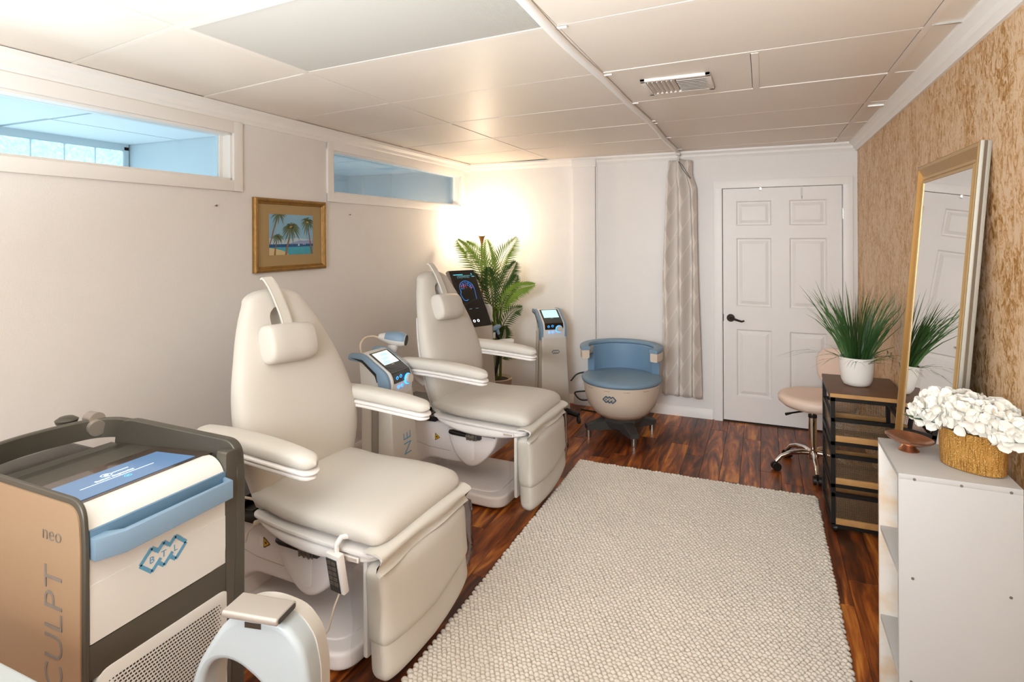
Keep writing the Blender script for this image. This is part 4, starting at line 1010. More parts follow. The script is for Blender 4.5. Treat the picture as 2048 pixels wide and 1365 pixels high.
# ================================================================== TREATMENT CONSOLES with screen, knob and side handles (local; front +x)
def console(name, label, loc, rz, word, scr_mat, feet=True):
    t = Thing(name, label, 'console', loc, rz, 'slim white consoles with a glowing dial', local=True)
    hwd = .115
    # tapered column: front cover, side recess, rear cover
    def slab_(x0b, x1b, x0t, x1t, w0, w1, z0, z1, nm, m, parent=None):
        g = G()
        rb = rpoly(rect(x0b, x1b, -w0, w0), .012, 3); rt_ = rpoly(rect(x0t, x1t, -w1, w1), .012, 3)
        g.loft([[(a, b, z0) for a, b in rb], [(a, b, z1) for a, b in rt_]]); return t.part(nm, g, m, parent, ang=40)
    cov = slab_(-.02, .10, -.03, .055, .132, .112, .09, .73, 'front_cover', 'device_grey')
    slab_(-.07, -.02, -.08, -.03, .125, .106, .09, .74, 'side_recess', 'silver_trim')
    slab_(-.14, -.07, -.15, -.08, .125, .108, .09, .76, 'rear_cover', 'device_grey')
    # head: bent profile, extruded across
    hp = rpoly([(.056, .72), (.062, .80), (.045, .85), (-.12, .955), (-.175, .95), (-.155, .72)], [.0, .03, .05, .03, .02, .0], 6)
    hd = t.part('head', G().prism(hp, 'xz', -.098, .098, .006, 2), 'device_white', ang=35)
    # blue handles either side
    for s_ in (-1, 1):
        out = rpoly([(.045, .70), (.052, .80), (.03, .855), (-.13, .957), (-.225, .952), (-.235, .915), (-.13, .905), (-.03, .835), (-.015, .70)], [.0, .03, .06, .03, .025, .02, .03, .05, 0], 6)
        inn_ = [rpoly([(-.045, .80), (-.04, .845), (-.135, .905), (-.205, .925), (-.215, .92), (-.13, .885), (-.065, .845)], .006, 2)]
        t.part('side_handle', G().prism(out, 'xz', s_*.1205, s_*.099, .004, 2), 'device_blue', hd, ang=35)
        t.part('handle_gap', G().prism(rpoly([(-.21, .928), (-.13, .922), (-.035, .85), (-.03, .80), (-.045, .838), (-.135, .908)], .004, 2), 'xz', s_*.1215, s_*.11), 'black_plastic', hd, smooth=False)
    # slanted face: basis along slope
    P0 = Vector((.045, 0, .85)); P1 = Vector((-.12, 0, .955)); dn = (P1-P0).normalized(); nr = Vector((-dn.z, 0, dn.x)); nr = nr if nr.z > 0 else -nr
    def face(nm, d0, d1, y0, y1, lift, m, parent, r=.006):
        poly = rpoly(rect(d0, d1, y0, y1), r, 3); g = G()
        top = [P0+dn*a+Vector((0, b, 0))+nr*lift for a, b in poly]; bot = [p-nr*.003 for p in top]
        return t.part(nm, g.loft([bot, top]), m, parent, smooth=False)
    pn = face('black_panel', .012, .185, -.086, .086, .0015, 'black_gloss', hd)
    sc = face('screen', .072, .176, -.070, .070, .0025, scr_mat, pn, .002)
    for k in range(3): face('screen_field', .08+k*.03, .10+k*.03, -.06+.02*k, .0+.02*k, .0029, 'screen_aqua', sc, .002)
    face('badge', .060, .066, -.012, .012, .0022, 'silver_trim', pn, .002)
    # vertical lower face with buttons and dial
    fx = lambda z_: .0615 if z_ < .80 else .0615-.028*((z_-.80)/.05)**1.3
    low = face('lower_panel', -.0, .014, -.086, .086, .0015, 'black_gloss', hd)
    g = G().prism(rpoly(rect(-.086, .086, .795, .850), [.004, .03, .004, .004], 4), 'yz', .040, .0635, .002, 1)
    g.v = [(x_-max(0, (z_-.80))*.30, y_, z_) for x_, y_, z_ in g.v]
    pl2 = t.part('control_panel', g, 'black_gloss', hd, ang=30)
    def puck(nm, y_, z_, r0, r1, m, parent, x0=.066, dx=.002):
        q, f = ring(y_, z_, r0, r1, 24); x0 = x0-max(0, z_-.80)*.30
        g = G().add([(x0, a, b) for a, b in q]+[(x0-dx, a, b) for a, b in q], f+[tuple(i+48 for i in w_) for w_ in f]+[(2*i+1, (2*i+3) % 48, 48+(2*i+3) % 48, 48+2*i+1) for i in range(24)])
        return t.part(nm, g, m, parent, smooth=False)
    for (y_, z_) in ((-.052, .822), (-.016, .826), (-.048, .772), (-.014, .774)): puck('button_ring', y_, z_, .0068, .0096, 'led_blue', hd)
    kb = t.part('dial', G().cyl((.060, .042, .800), (.086, .042, .803), .026, 28), 'device_grey', hd)
    puck('dial_ring', .042, .800, .0262, .0315, 'led_blue', kb, .0675, .006)
    sl = .045/.64
    zt_ = Vector((-sl, 0, 1))
    if word: text('lettering', word, .105, (.0995-(.35-.09)*sl+.0008, .055, .37), (-sl, 0, 1), (0, -1, 0), 'logo_blue', cov, (0, 0, 0), bold=-.002)
    else: logo(cov, (.0995-(.60-.09)*sl+.0003, .01, .60), (0, 1, 0), (-sl, 0, 1), .034, 'logo_dark', (0, 0, 0))
    # base with feet
    bs = t.part('base', G().prism(rpoly(rect(-.17, .12, -.13, .13), .03, 4), 'xy', .055, .10, .008, 2), 'black_plastic')
    for a_, b_ in ((.2, -.17), (.2, .17), (-.2, -.17), (-.2, .17)):
        t.part('base_arm', G().tube([(a_*.3, b_*.4, .085), (a_*.7, b_*.75, .08), (a_, b_, .068)], [.03, .026, .02], 8), 'black_plastic', bs)
        t.part('caster', G().cyl((a_, b_-.011, .026), (a_, b_+.011, .026), .026, 16).cyl((a_, b_, .03), (a_, b_, .075), .009, 8), 'dark_grey', bs)
    return t
tc1 = console('treatment_console', 'slim console with blue side handles standing between the two treatment chairs', (-1.945, 2.765, 0), 0, 'NE', 'screen_white')
tc2 = console('treatment_console', 'slim console with a small logo against the back wall, left of the blue chair', (-1.715, 4.83, 0), math.radians(-52), None, 'screen_aqua')
# applicator lying on the rear of the near console
t = Thing('applicator', 'egg shaped grey and white handpiece on top of the near console', 'handpiece', (-2.10, 2.97, .90))
Ma = Matrix.Translation((-2.10, 2.985, .985)) @ Matrix.Scale(1.15, 4) @ Matrix.Rotation(math.radians(18), 4, 'Z') @ Matrix.Rotation(math.radians(97), 4, 'Y')
prof = [(.0, -.085), (.014, -.083), (.022, -.06), (.035, -.02), (.040, .02), (.037, .05), (.030, .066), (.0, .067)]
n = 28; rg = [[(r_*math.cos(2*PI*i/n), r_*math.sin(2*PI*i/n), z_) for i in range(n)] for r_, z_ in prof]
hb_ = t.part('shell', G().loft(rg).xf(Ma), 'device_white', ang=60)
prof2 = [(.030, -.045), (.0365, -.02), (.0415, .02), (.0385, .05), (.032, .064)]
g = G()
rows = [[(r_*math.cos(PI*.5+PI*1.05*(i/14-.5)+PI/2), r_*math.sin(PI*.5+PI*1.05*(i/14-.5)+PI/2), z_) for i in range(15)] for r_, z_ in prof2]
g.add([p for r_ in rows for p in r_], [(j*15+i, j*15+i+1, (j+1)*15+i+1, (j+1)*15+i) for j in range(4) for i in range(14)])
t.part('top_cap', g.xf(Ma), 'device_blue', hb_, ang=70)
t.part('treatment_head', G().cyl((0, 0, .064), (0, 0, .071), .028, 24).xf(Ma), 'dark_grey', hb_)
t.part('holder', G().tube([(-2.10, 2.97, .90), (-2.10, 2.975, .92), (-2.10, 2.98, .945)], [.022, .026, .034], 16), 'device_white')
t.part('hose', G().tube(spl([(-2.195, 2.955, .99), (-2.22, 2.93, 1.0), (-2.24, 2.88, .995), (-2.24, 2.84, .965), (-2.22, 2.83, .90), (-2.19, 2.83, .80)]), .0065, 8), 'cable_white')
# ================================================================== TALL SCREEN DEVICE (local; front +x)
t = Thing('screen_device', 'treatment device with tall tilted black touch screen showing a head, behind the far treatment chair', 'treatment device', (-2.17, 4.16, 0), math.radians(-25), local=True)
b0 = Vector((.10, 0, .895)); tp = Vector((-.145, 0, 1.335)); dn = (tp-b0).normalized(); nr = Vector((dn.z, 0, -dn.x)); Ln = (tp-b0).length
yd = Vector((0, 1, 0))
def sface(nm, d0, d1, y0, y1, l0, l1, m, parent=None, r=.0, loc_t=t):
    poly = rpoly(rect(d0, d1, y0, y1), r, 3)
    return loc_t.part(nm, G().loft([[b0+dn*a+yd*b+nr*l0 for a, b in poly], [b0+dn*a+yd*b+nr*l1 for a, b in poly]]), m, parent, smooth=False)
bk = sface('screen_housing', 0, Ln, -.132, .132, -.035, 0, 'silver_trim')
pnl = sface('screen', .0, Ln-.004, -.123, .128, .0, .003, 'black_gloss', bk)
L2 = .0042
def sp_(d_, y_): return b0+dn*d_+yd*y_+nr*L2
text('screen_text', 'EXOMIND', .028, sp_(.43, .0), (0, 1, 0), dn, 'screen_dim', pnl, (0, 0, 0), ext=.0002, align='CENTER')
g = G()
def stroke(pts, w_):
    for i in range(len(pts)-1):
        a_, b_ = Vector(pts[i]), Vector(pts[i+1]); dd = (b_-a_).normalized(); n_ = Vector((-dd.y, dd.x))*w_/2
        g.add([sp_(*(a_+n_)), sp_(*(b_+n_)), sp_(*(b_-n_)), sp_(*(a_-n_))], [(0, 1, 2, 3)])
def arc(cx, cy, rx, ry, a0, a1, n=14): return [(cx+rx*math.sin(a0+(a1-a0)*i/n), cy-ry*math.cos(a0+(a1-a0)*i/n)) for i in range(n+1)]
# head outline: (distance up the screen, across)
stroke(arc(.335, .0, .068, .072, math.radians(-20), math.radians(190)), .0035)
stroke([(.325, -.068), (.300, -.073), (.285, -.083), (.275, -.075), (.262, -.076), (.250, -.070), (.235, -.064), (.228, -.04), (.238, -.022)], .004)
stroke([(.345, .07), (.31, .072), (.27, .066), (.235, .062)], .003)
t.part('head_outline', g, 'screen_line', pnl, smooth=False)
g = G(); r3 = random.Random(5)
for i in range(42):
    a_ = r3.uniform(-.1, PI+.1); q = r3.uniform(.45, .92); dd_, yy_ = .34+.058*q*math.sin(a_), -.062*q*math.cos(a_)
    stroke([(dd_, yy_), (dd_+r3.uniform(-.012, .012), yy_+r3.uniform(-.012, .012))], .0028)
t.part('brain_lines', g, 'screen_line', pnl, smooth=False)
g = G()
for i in range(20):
    dd_, yy_ = .362+r3.uniform(-.02, .02), -.025+r3.uniform(-.03, .03); stroke([(dd_, yy_), (dd_+r3.uniform(-.012, .012), yy_+r3.uniform(-.012, .012))], .0035)
for i in range(7): dd_, yy_ = .335+r3.uniform(-.02, .02), .045+r3.uniform(-.015, .015); stroke([(dd_, yy_), (dd_+.008, yy_+.006)], .003)
t.part('brain_glow', g, 'screen_red', pnl, smooth=False)
g = G(); stroke([(.462, -.095), (.462, .0)], .006); stroke([(.452, -.05), (.452, .10)], .0015); stroke([(.47, .088), (.458, .092)], .006); stroke([(.44, .085), (.44, .115)], .004)
t.part('screen_status', g, 'screen_teal', pnl, smooth=False)
g = G()
for yq in (-.03, .035): stroke([(.155, yq-.014), (.155, yq+.014)], .004)
t.part('screen_keys', g, 'screen_dim', pnl, smooth=False)
for yq in (-.032, .008):
    q, f = ring(.05, yq, .0065, .012); g = G().add([sp_(a_, b_) for a_, b_ in q], f); t.part('button_ring', g, 'led_white', pnl, smooth=False)
# column body
g = G().loft([[(a, b, .10) for a, b in rpoly(rect(-.16, .15, -.15, .15), .02, 3)], [(a, b, .60) for a, b in rpoly(rect(-.15, .13, -.138, .138), .02, 3)], [(a, b, .895) for a, b in rpoly(rect(-.13, .107, -.133, .133), .015, 3)]])
cb_ = t.part('column', g, 'device_grey', ang=40)
t.part('column_side', G().box(-.12, .10, .134, .142, .3, .89, .003), 'silver_trim', cb_)
q, f = ring(.0, .78, .010, .013); t.part('emblem', G().add([(.118, a_, b_) for a_, b_ in q], f), 'nail', cb_, smooth=False)
# right-hand rest with handpieces, hose and paddle
ar = t.part('accessory_rest', G().box(-.10, .08, .142, .30, .70, .735, .006), 'black_plastic')
t.part('paddle', G().prism(rpoly([(-.02, .86), (.05, .88), (.075, 1.0), (.05, 1.06), (-.03, 1.05), (-.045, .96)], .03, 5), 'xz', .145, .165, .006, 2), 'device_grey', ar, ang=40)
t.part('gun_handle', G().tube([(.05, .145, .845), (.05, .19, .85), (.05, .235, .862), (.05, .258, .866)], [.018, .02, .022, .014], 12).tube([(.05, .22, .862), (.05, .235, .83), (.05, .245, .80)], [.014, .013, .012], 10), 'device_blue', ar)
t.part('connector', G().box(.03, .07, .145, .195, .775, .825, .004), 'device_white', ar)
t.part('hose', G().tube([(.03, .20, .83), (.04, .235, .79), (.03, .27, .75), (.0, .30, .68), (-.02, .28, .5), (-.02, .2, .3), (-.03, .18, .16)], .014, 8), 'black_plastic', ar)
t.part('tray_arm', G().box(.02, .30, .19, .28, .66, .69, .008), 'black_plastic', ar)
hp_ = t.part('handpiece', G().tube([(.06, .20, .735), (.12, .24, .745), (.17, .28, .75), (.19, .295, .75)], [.022, .026, .026, .018], 14), 'device_white', ar)
t.part('handpiece_band', G().tube([(.085, .232, .735), (.12, .255, .737), (.15, .277, .739)], [.018, .019, .018], 12), 'device_blue', hp_)
bs = t.part('base', G().prism(rpoly(rect(-.22, .22, -.2, .2), .06, 5), 'xy', .05, .10, .01, 2), 'dark_grey')
for a_, b_ in ((.17, -.15), (.17, .15), (-.17, -.15), (-.17, .15)): t.part('caster', G().cyl((a_, b_-.012, .027), (a_, b_+.012, .027), .027, 14).cyl((a_, b_, .03), (a_, b_, .06), .01, 8), 'black_plastic', bs)
# ================================================================== PELVIC CHAIR with blue seat (local)
t = Thing('round_treatment_chair', 'round cream tub chair with blue seat and curved blue backrest by the curtain', 'treatment chair', (-1.06, 4.66, 0), math.radians(-84), local=True)
R0 = .315
tub = [(.0, .165), (.16, .165), (.20, .185), (.225, .205), (.270, .26), (.292, .33), (.306, .42), (.308, .438), (.0, .44)]
tb = t.part('tub', G().lathe(tub, 56), 'tub_cream', ang=50)
t.part('tub_foot_ring', G().lathe([(.0, .158), (.17, .158), (.205, .182), (.229, .204), (.229, .210), (.20, .19), (0, .19)], 48), 'tub_dark', tb, ang=50)
for i in range(12):
    an = 2*PI*(i+.5)/12; w_ = .11; g = G(); v = []
    for k in range(7):
        q = an+w_*(k/6-.5)*1.6
        for z_ in (.415, .424): v.append((.3055*math.cos(q), .3055*math.sin(q), z_))
    g.add(v, [(2*k, 2*k+2, 2*k+3, 2*k+1) for k in range(6)]); t.part('vent_slot', g, 'tub_dark', tb, smooth=False)
# logo wraps on the front of the tub
logo(tb, (.298, -.055, .355), (.17, 1, 0), (.09, 0, 1), .05, 'logo_dark', (0, 0, 0), out=.004)
t.part('seat', G().lathe([(0, .436), (.30, .436), (.317, .446), (.322, .460), (.316, .474), (.29, .482), (.2, .486), (.0, .486)], 56), 'seat_blue', ang=70)
# backrest arc
def arcpad(a0, a1, r0, r1, z0, z1, n=30, rr=.01):
    rings = []
    for i in range(n+1):
        an = a0+(a1-a0)*i/n
        prof = rpoly([(r0, z0), (r1, z0), (r1, z1), (r0, z1)], rr, 3)
        rings.append([(r_*math.cos(an), r_*math.sin(an), z_) for r_, z_ in prof])
    return G().loft(rings)
D_ = math.radians
bk = t.part('backrest', arcpad(D_(180-68), D_(180+68), .255, .318, .468, .695), 'back_blue', ang=40)
t.part('arm_rail', arcpad(D_(180-118), D_(180+118), .262, .335, .695, .725, 44, .012), 'seat_blue', ang=50)
for s_ in (-1, 1):
    a0, a1 = (D_(180+s_*64), D_(180+s_*117)); a0, a1 = min(a0, a1), max(a0, a1)
    t.part('arm_support', arcpad(a0, a1, .268, .33, .628, .696, 16, .012), 'tub_cream', ang=50)
hub = t.part('pedestal', G().lathe([(0, .05), (.09, .05), (.14, .075), (.165, .13), (.165, .162), (0, .162)], 8), 'dark_grey', smooth=False)
for dg in (-62, 26, 124, 216):
    an = D_(dg); c_, s_ = math.cos(an), math.sin(an); n_ = (-s_, c_)
    rg = []
    for r_, hw_, z0_, z1_ in ((.06, .055, .06, .155), (.16, .05, .06, .14), (.27, .037, .06, .105), (.30, .034, .062, .10)):
        rg.append([(r_*c_+n_[0]*q*hw_, r_*s_+n_[1]*q*hw_, z_) for q, z_ in ((-1, z0_), (1, z0_), (1, z1_-.008), (.7, z1_), (-.7, z1_), (-1, z1_-.008))])
    lg = t.part('leg', G().loft(rg), 'dark_grey', ang=30)
    t.part('levelling_foot', G().cyl((.28*c_, .28*s_, 0), (.28*c_, .28*s_, .062), .022, 18), 'steel', lg)
# cables on the floor behind
t = Thing('power_cable', 'black cable loops hanging between the slim console and the round chair', 'cable', (-1.42, 5.05, 0))
t.part('loop', G().tube(spl([(-1.60, 5.0, .30), (-1.55, 5.03, .36), (-1.47, 5.05, .38), (-1.38, 5.07, .36), (-1.33, 5.05, .30), (-1.36, 5.04, .24), (-1.46, 5.02, .22), (-1.56, 5.0, .20), (-1.5, 5.0, .14), (-1.36, 5.02, .17), (-1.28, 5.04, .22)], 70), .007, 8), 'black_plastic')
t.part('tail', G().tube([(-1.28, 5.04, .22), (-1.24, 5.06, .12), (-1.27, 5.07, .02), (-1.38, 5.12, .008), (-1.55, 5.15, .008)], .007, 8), 'black_plastic')
# ================================================================== FLOOR LAMP
t = Thing('floor_lamp', 'slim bronze torchiere lamp glowing in the far left corner', 'floor lamp', (-2.524, 5.06, 0))
c_ = (-2.524, 5.06, 0)
t.part('base', G().lathe([(0, 0), (.11, 0), (.112, .012), (.09, .022), (.02, .03), (0, .03)], 28, c_), 'lamp_bronze')
t.part('pole', G().cyl((c_[0], c_[1], .02), (c_[0], c_[1], 1.56), .009, 12), 'lamp_bronze')
t.part('shade', G().lathe([(.010, 1.54), (.014, 1.555), (.022, 1.59), (.037, 1.622), (.035, 1.622), (.018, 1.588), (.0, 1.575)], 24, c_), 'lamp_bronze')
t.part('bulb', G().lathe([(0, 1.58), (.015, 1.60), (.02, 1.622), (.012, 1.64), (0, 1.645)], 14, c_), 'bulb')
# ================================================================== PALM
def frond_mesh(pts, n, lw, ll, seed, droop=.25, fan=1.0):
    r_ = random.Random(seed); g = G()
    P = [Vector(p) for p in pts]; xs = list(range(len(P)))
    cur = lambda q: Vector([float(smooth(xs, [p[k] for p in P], q*(len(P)-1))) for k in range(3)])
    g.tube([cur(q) for q in np.linspace(0, 1, 14)], [.0065*(1-.75*q) for q in np.linspace(0, 1, 14)], 5)
    for i in range(n):
        q = .28+.71*i/(n-1); p = cur(q); tdir = (cur(min(1, q+.02))-cur(q-.02)).normalized()
        side_ = tdir.cross(Vector((0.3, -.9, .35))).normalized()
        for s_ in (-1, 1):
            env = math.sin(PI*min(1, (q-.2)/.8*.88+.12))**.7; L = ll*env*r_.uniform(.88, 1.08)+.02
            d_ = (tdir*(.75+.45*q)+side_*s_*fan*(1-.45*q)+Vector((0, -.12, -.02))).normalized()
            w_ = lw*.80*(.6+.4*env); mid_ = p+d_*L*.45+Vector((0, 0, -.02*droop)); tip = p+d_*L+Vector((0, 0, -droop*L))
            n_ = d_.cross(Vector((0, -1, .2))).normalized()*w_; up_ = n_.cross(d_).normalized()*w_*.35
            g.add([p, mid_+n_+up_, tip, mid_-n_+up_, mid_], [(0, 1, 4), (1, 2, 4), (0, 4, 3), (4, 2, 3)])
    return g
t = Thing('potted_palm', 'tall artificial palm in the far left corner under the glowing lamp', 'plant', (-2.31, 4.93, 0))
bx, by = -2.31, 4.93
t.part('pot', G().lathe([(0, 0), (.11, 0), (.12, .02), (.145, .27), (.15, .28), (.14, .285), (.13, .26), (0, .255)], 32, (bx, by, 0)), 'terracotta')
t.part('soil', G().lathe([(0, .25), (.13, .25), (.12, .265), (0, .268)], 20, (bx, by, 0)), 'soil')
for i, (dx, dy) in enumerate(((0, 0), (.03, .02), (-.03, .01))): t.part('stem', G().tube([(bx+dx, by+dy, .26), (bx+dx*1.3, by+dy, .6), (bx+dx*.8+.01, by+dy, .95)], [.014, .012, .008], 8), 'palm_stem')
FR = [  # control points (x,y,z), leaflets, width, length, material
 ([(bx-.02, 4.93, .80), (-2.40, 4.90, 1.15), (-2.53, 4.86, 1.42), (-2.66, 4.83, 1.58)], 24, .010, .17, 'palm_green'),
 ([(bx-.01, 4.93, .82), (-2.36, 4.91, 1.2), (-2.45, 4.88, 1.42), (-2.58, 4.86, 1.56)], 22, .010, .17, 'palm_green'),
 ([(bx, 4.93, .85), (-2.30, 4.90, 1.15), (-2.22, 4.88, 1.40), (-2.07, 4.86, 1.60)], 24, .010, .19, 'palm_green'),
 ([(bx, 4.93, .85), (-2.33, 4.92, 1.18), (-2.36, 4.9, 1.38), (-2.38, 4.88, 1.58)], 22, .011, .17, 'palm_green'),
 ([(bx+.01, 4.93, .75), (-2.26, 4.90, 1.0), (-2.17, 4.86, 1.22), (-2.06, 4.82, 1.38)], 24, .010, .17, 'palm_dark'),
 ([(bx+.01, 4.93, .70), (-2.24, 4.90, .95), (-2.14, 4.86, 1.12), (-2.04, 4.80, 1.26)], 24, .010, .15, 'palm_dark'),
 ([(bx+.01, 4.93, .60), (-2.22, 4.88, .95), (-2.06, 4.82, 1.13), (-1.86, 4.76, 1.19)], 26, .012, .13, 'palm_green'),
 ([(bx-.01, 4.93, .70), (-2.38, 4.88, .95), (-2.43, 4.80, 1.15), (-2.46, 4.72, 1.28)], 22, .010, .16, 'palm_dark'),
 ([(bx, 4.93, .65), (-2.31, 4.86, .95), (-2.30, 4.78, 1.18), (-2.28, 4.70, 1.33)], 24, .011, .16, 'palm_dark'),
 ([(bx+.01, 4.93, .55), (-2.22, 4.88, .78), (-2.10, 4.82, .92), (-1.98, 4.76, .98)], 16, .009, .12, 'palm_dark'),
 ([(bx, 4.93, .40), (-2.24, 4.86, .58), (-2.17, 4.80, .70), (-2.13, 4.74, .80)], 22, .010, .13, 'palm_dark'),
 ([(bx, 4.93, .36), (-2.22, 4.86, .50), (-2.12, 4.80, .58), (-2.0, 4.74, .60)], 22, .010, .12, 'palm_dark'),
 ([(bx, 4.93, .50), (-2.30, 4.84, .66), (-2.26, 4.78, .76), (-2.22, 4.72, .84)], 16, .011, .10, 'palm_green'),
]
for i, (pts, n, w_, l_, m_) in enumerate(FR): t.part('frond', frond_mesh(pts, n, w_, l_, 20+i, .22, 1.0), m_, smooth=False)
# ================================================================== RUG
t = Thing('area_rug', 'cream chunky loop wool rug in the middle of the wood floor', 'rug', (-.45, 2.7, 0))
rx0, rx1, ry0, ry1 = -1.195, .285, 1.45, 3.965
t.part('backing', G().box(rx0, rx1, ry0, ry1, .001, .010, .003), 'rug_base')
rr = np.random.RandomState(4)
sx, sy = .0205, .0172
nx, ny = int((rx1-rx0)/sx), int((ry1-ry0)/sy)
# unit bobble: 3 rings of 7 + apex
m_ = 7
ub = []
for (r_, z_) in ((1.0, 0), (.93, .45), (.58, .86)): ub += [(r_*math.cos(2*PI*i/m_), r_*math.sin(2*PI*i/m_), z_) for i in range(m_)]
ub.append((0, 0, 1.0)); ub = np.array(ub)
uf = []
for k in range(2): uf += [(k*m_+i, k*m_+(i+1) % m_, (k+1)*m_+(i+1) % m_, (k+1)*m_+i) for i in range(m_)]
uf += [(2*m_+i, 2*m_+(i+1) % m_, 3*m_) for i in range(m_)]
V = []; F = []; nv = len(ub); c = 0
for j in range(ny+1):
    for i in range(nx+1):
        x = rx0+i*sx+(sx/2 if j % 2 else 0)+rr.uniform(-.0022, .0022); y = ry0+j*sy+rr.uniform(-.002, .002)
        ed = 1.15 if (i < 1 or j > ny-1 or i > nx-1) else 1
        s_ = rr.uniform(.9, 1.12)*ed
        V.append(ub*np.array([.0122*s_, .0098*s_, .0125*rr.uniform(.75, 1.15)*ed])+np.array([x, y, .0085])); 
        F += [tuple(q+c for q in f) for f in uf]; c += nv
me = bpy.data.meshes.new('wool_loops'); me.from_pydata(np.concatenate(V).tolist(), [], F); me.update(); me.shade_smooth(); me.materials.append(MATS['rug_wool'])
me.transform(Matrix.Translation((.45, -2.7, 0)))
o = link('wool_loops', me, t.o); o['kind'] = 'stuff'
# ================================================================== STOOL
t = Thing('rolling_stool', 'blush cushioned stool on a chrome five star base in front of the door', 'stool', (.31, 4.44, 0))
cx, cy = .31, 4.44
for i, dg in enumerate((200, 272, 344, 56, 128)):
    an = D_(dg); c_, s_ = math.cos(an), math.sin(an)
    lg = t.part('leg', G().tube([(cx+r_*c_, cy+r_*s_, z_) for r_, z_ in ((.02, .125), (.08, .13), (.15, .122), (.21, .098), (.245, .062))], [.018, .017, .015, .013, .012], 12), 'chrome')
    px, py = cx+.245*c_, cy+.245*s_
    cs = t.part('caster', G().cyl((px-s_*.006, py+c_*.006, .028), (px-s_*.024, py+c_*.024, .028), .028, 18).cyl((px+s_*.006, py-c_*.006, .028), (px+s_*.024, py-c_*.024, .028), .028, 18).cyl((px, py, .03), (px, py, .06), .008, 8), 'black_plastic', lg)
t.part('hub', G().lathe([(0, .085), (.03, .085), (.036, .10), (.036, .145), (.026, .155), (0, .155)], 24, (cx, cy, 0)), 'chrome')
t.part('gas_lift', G().lathe([(.026, .14), (.026, .375), (.020, .38), (.0, .38)], 24, (cx, cy, 0)).cyl((cx, cy, .37), (cx, cy, .44), .013, 14), 'chrome')
t.part('collar', G().lathe([(.0, .366), (.0275, .366), (.0275, .385), (.0, .388)], 24, (cx, cy, 0)), 'black_plastic')
t.part('seat', G().lathe([(0, .425), (.14, .425), (.21, .44), (.243, .468), (.247, .495), (.235, .515), (.20, .522), (.12, .517), (0, .514)], 44, (cx+.03, cy+.02, 0), 1.0, .95), 'stool_vinyl', ang=80)
t.part('seat_lever', G().tube([(cx-.06, cy-.05, .415), (cx-.13, cy-.10, .41), (cx-.17, cy-.13, .405)], [.006, .006, .010], 8), 'black_plastic')
bkp = Vector((cx+.19, cy+.235, 0))
t.part('back_post', G().tube([(cx+.1, cy+.13, .43), (cx+.19, cy+.24, .44), (cx+.215, cy+.27, .50), (cx+.215, cy+.27, .66)], .012, 10), 'chrome')
g = G().pad('z', [(z_, 0, 0, max(.028-ins*.25, .006), max(.165-ins, .03)) for z_, ins in stations(.53, .80, .10, 8, 6)], 36, 3.0)
g.v = [(x_+.5*y_*y_*-1.2, y_, z_) for x_, y_, z_ in g.v]
t.part('backrest', g.xf(Matrix.Translation((cx+.195, cy+.245, 0)) @ Matrix.Rotation(D_(52), 4, 'Z')), 'stool_vinyl', ang=80)
# ================================================================== CART
t = Thing('rolling_cart', 'black metal cart with wooden top and mesh shelves against the gold wall', 'cart', (.515, 3.8, 0))
ax0, ax1, ay0, ay1 = .337, .692, 3.565, 4.045; w_ = .022
t.part('top_board', G().box(ax0-.003, ax1, ay0-.004, ay1, .735, .757, .002), 'cart_wood')
t.part('top_edge', G().box(ax0-.0035, ax1, ay0-.0055, ay0-.004, .736, .756), 'cart_wood_edge', smooth=False)
for a_ in (ax0, ax1-w_):
    for b_ in (ay0, ay1-w_): t.part('post', G().box(a_, a_+w_, b_, b_+w_, .05, .735), 'cart_metal', smooth=False)
g = G()
for b_ in (ay0, ay1-w_): g.box(ax0, ax1, b_, b_+w_, .713, .735)
for a_ in (ax0, ax1-w_): g.box(a_, a_+w_, ay0, ay1, .713, .735)
t.part('top_rail', g, 'cart_metal', smooth=False)
def meshpanel(o3, u3, v3, lu, lv, st=.0085, wd=.0024):
    g = G(); o3 = Vector(o3); u3 = Vector(u3); v3 = Vector(v3)
    for i in range(int(lu/st)+1):
        p = o3+u3*i*st; g.add([p, p+u3*wd, p+u3*wd+v3*lv, p+v3*lv], [(0, 1, 2, 3)])
    for i in range(int(lv/st)+1):
        p = o3+v3*i*st; g.add([p, p+v3*wd, p+v3*wd+u3*lu, p+u3*lu], [(0, 1, 2, 3)])
    return g
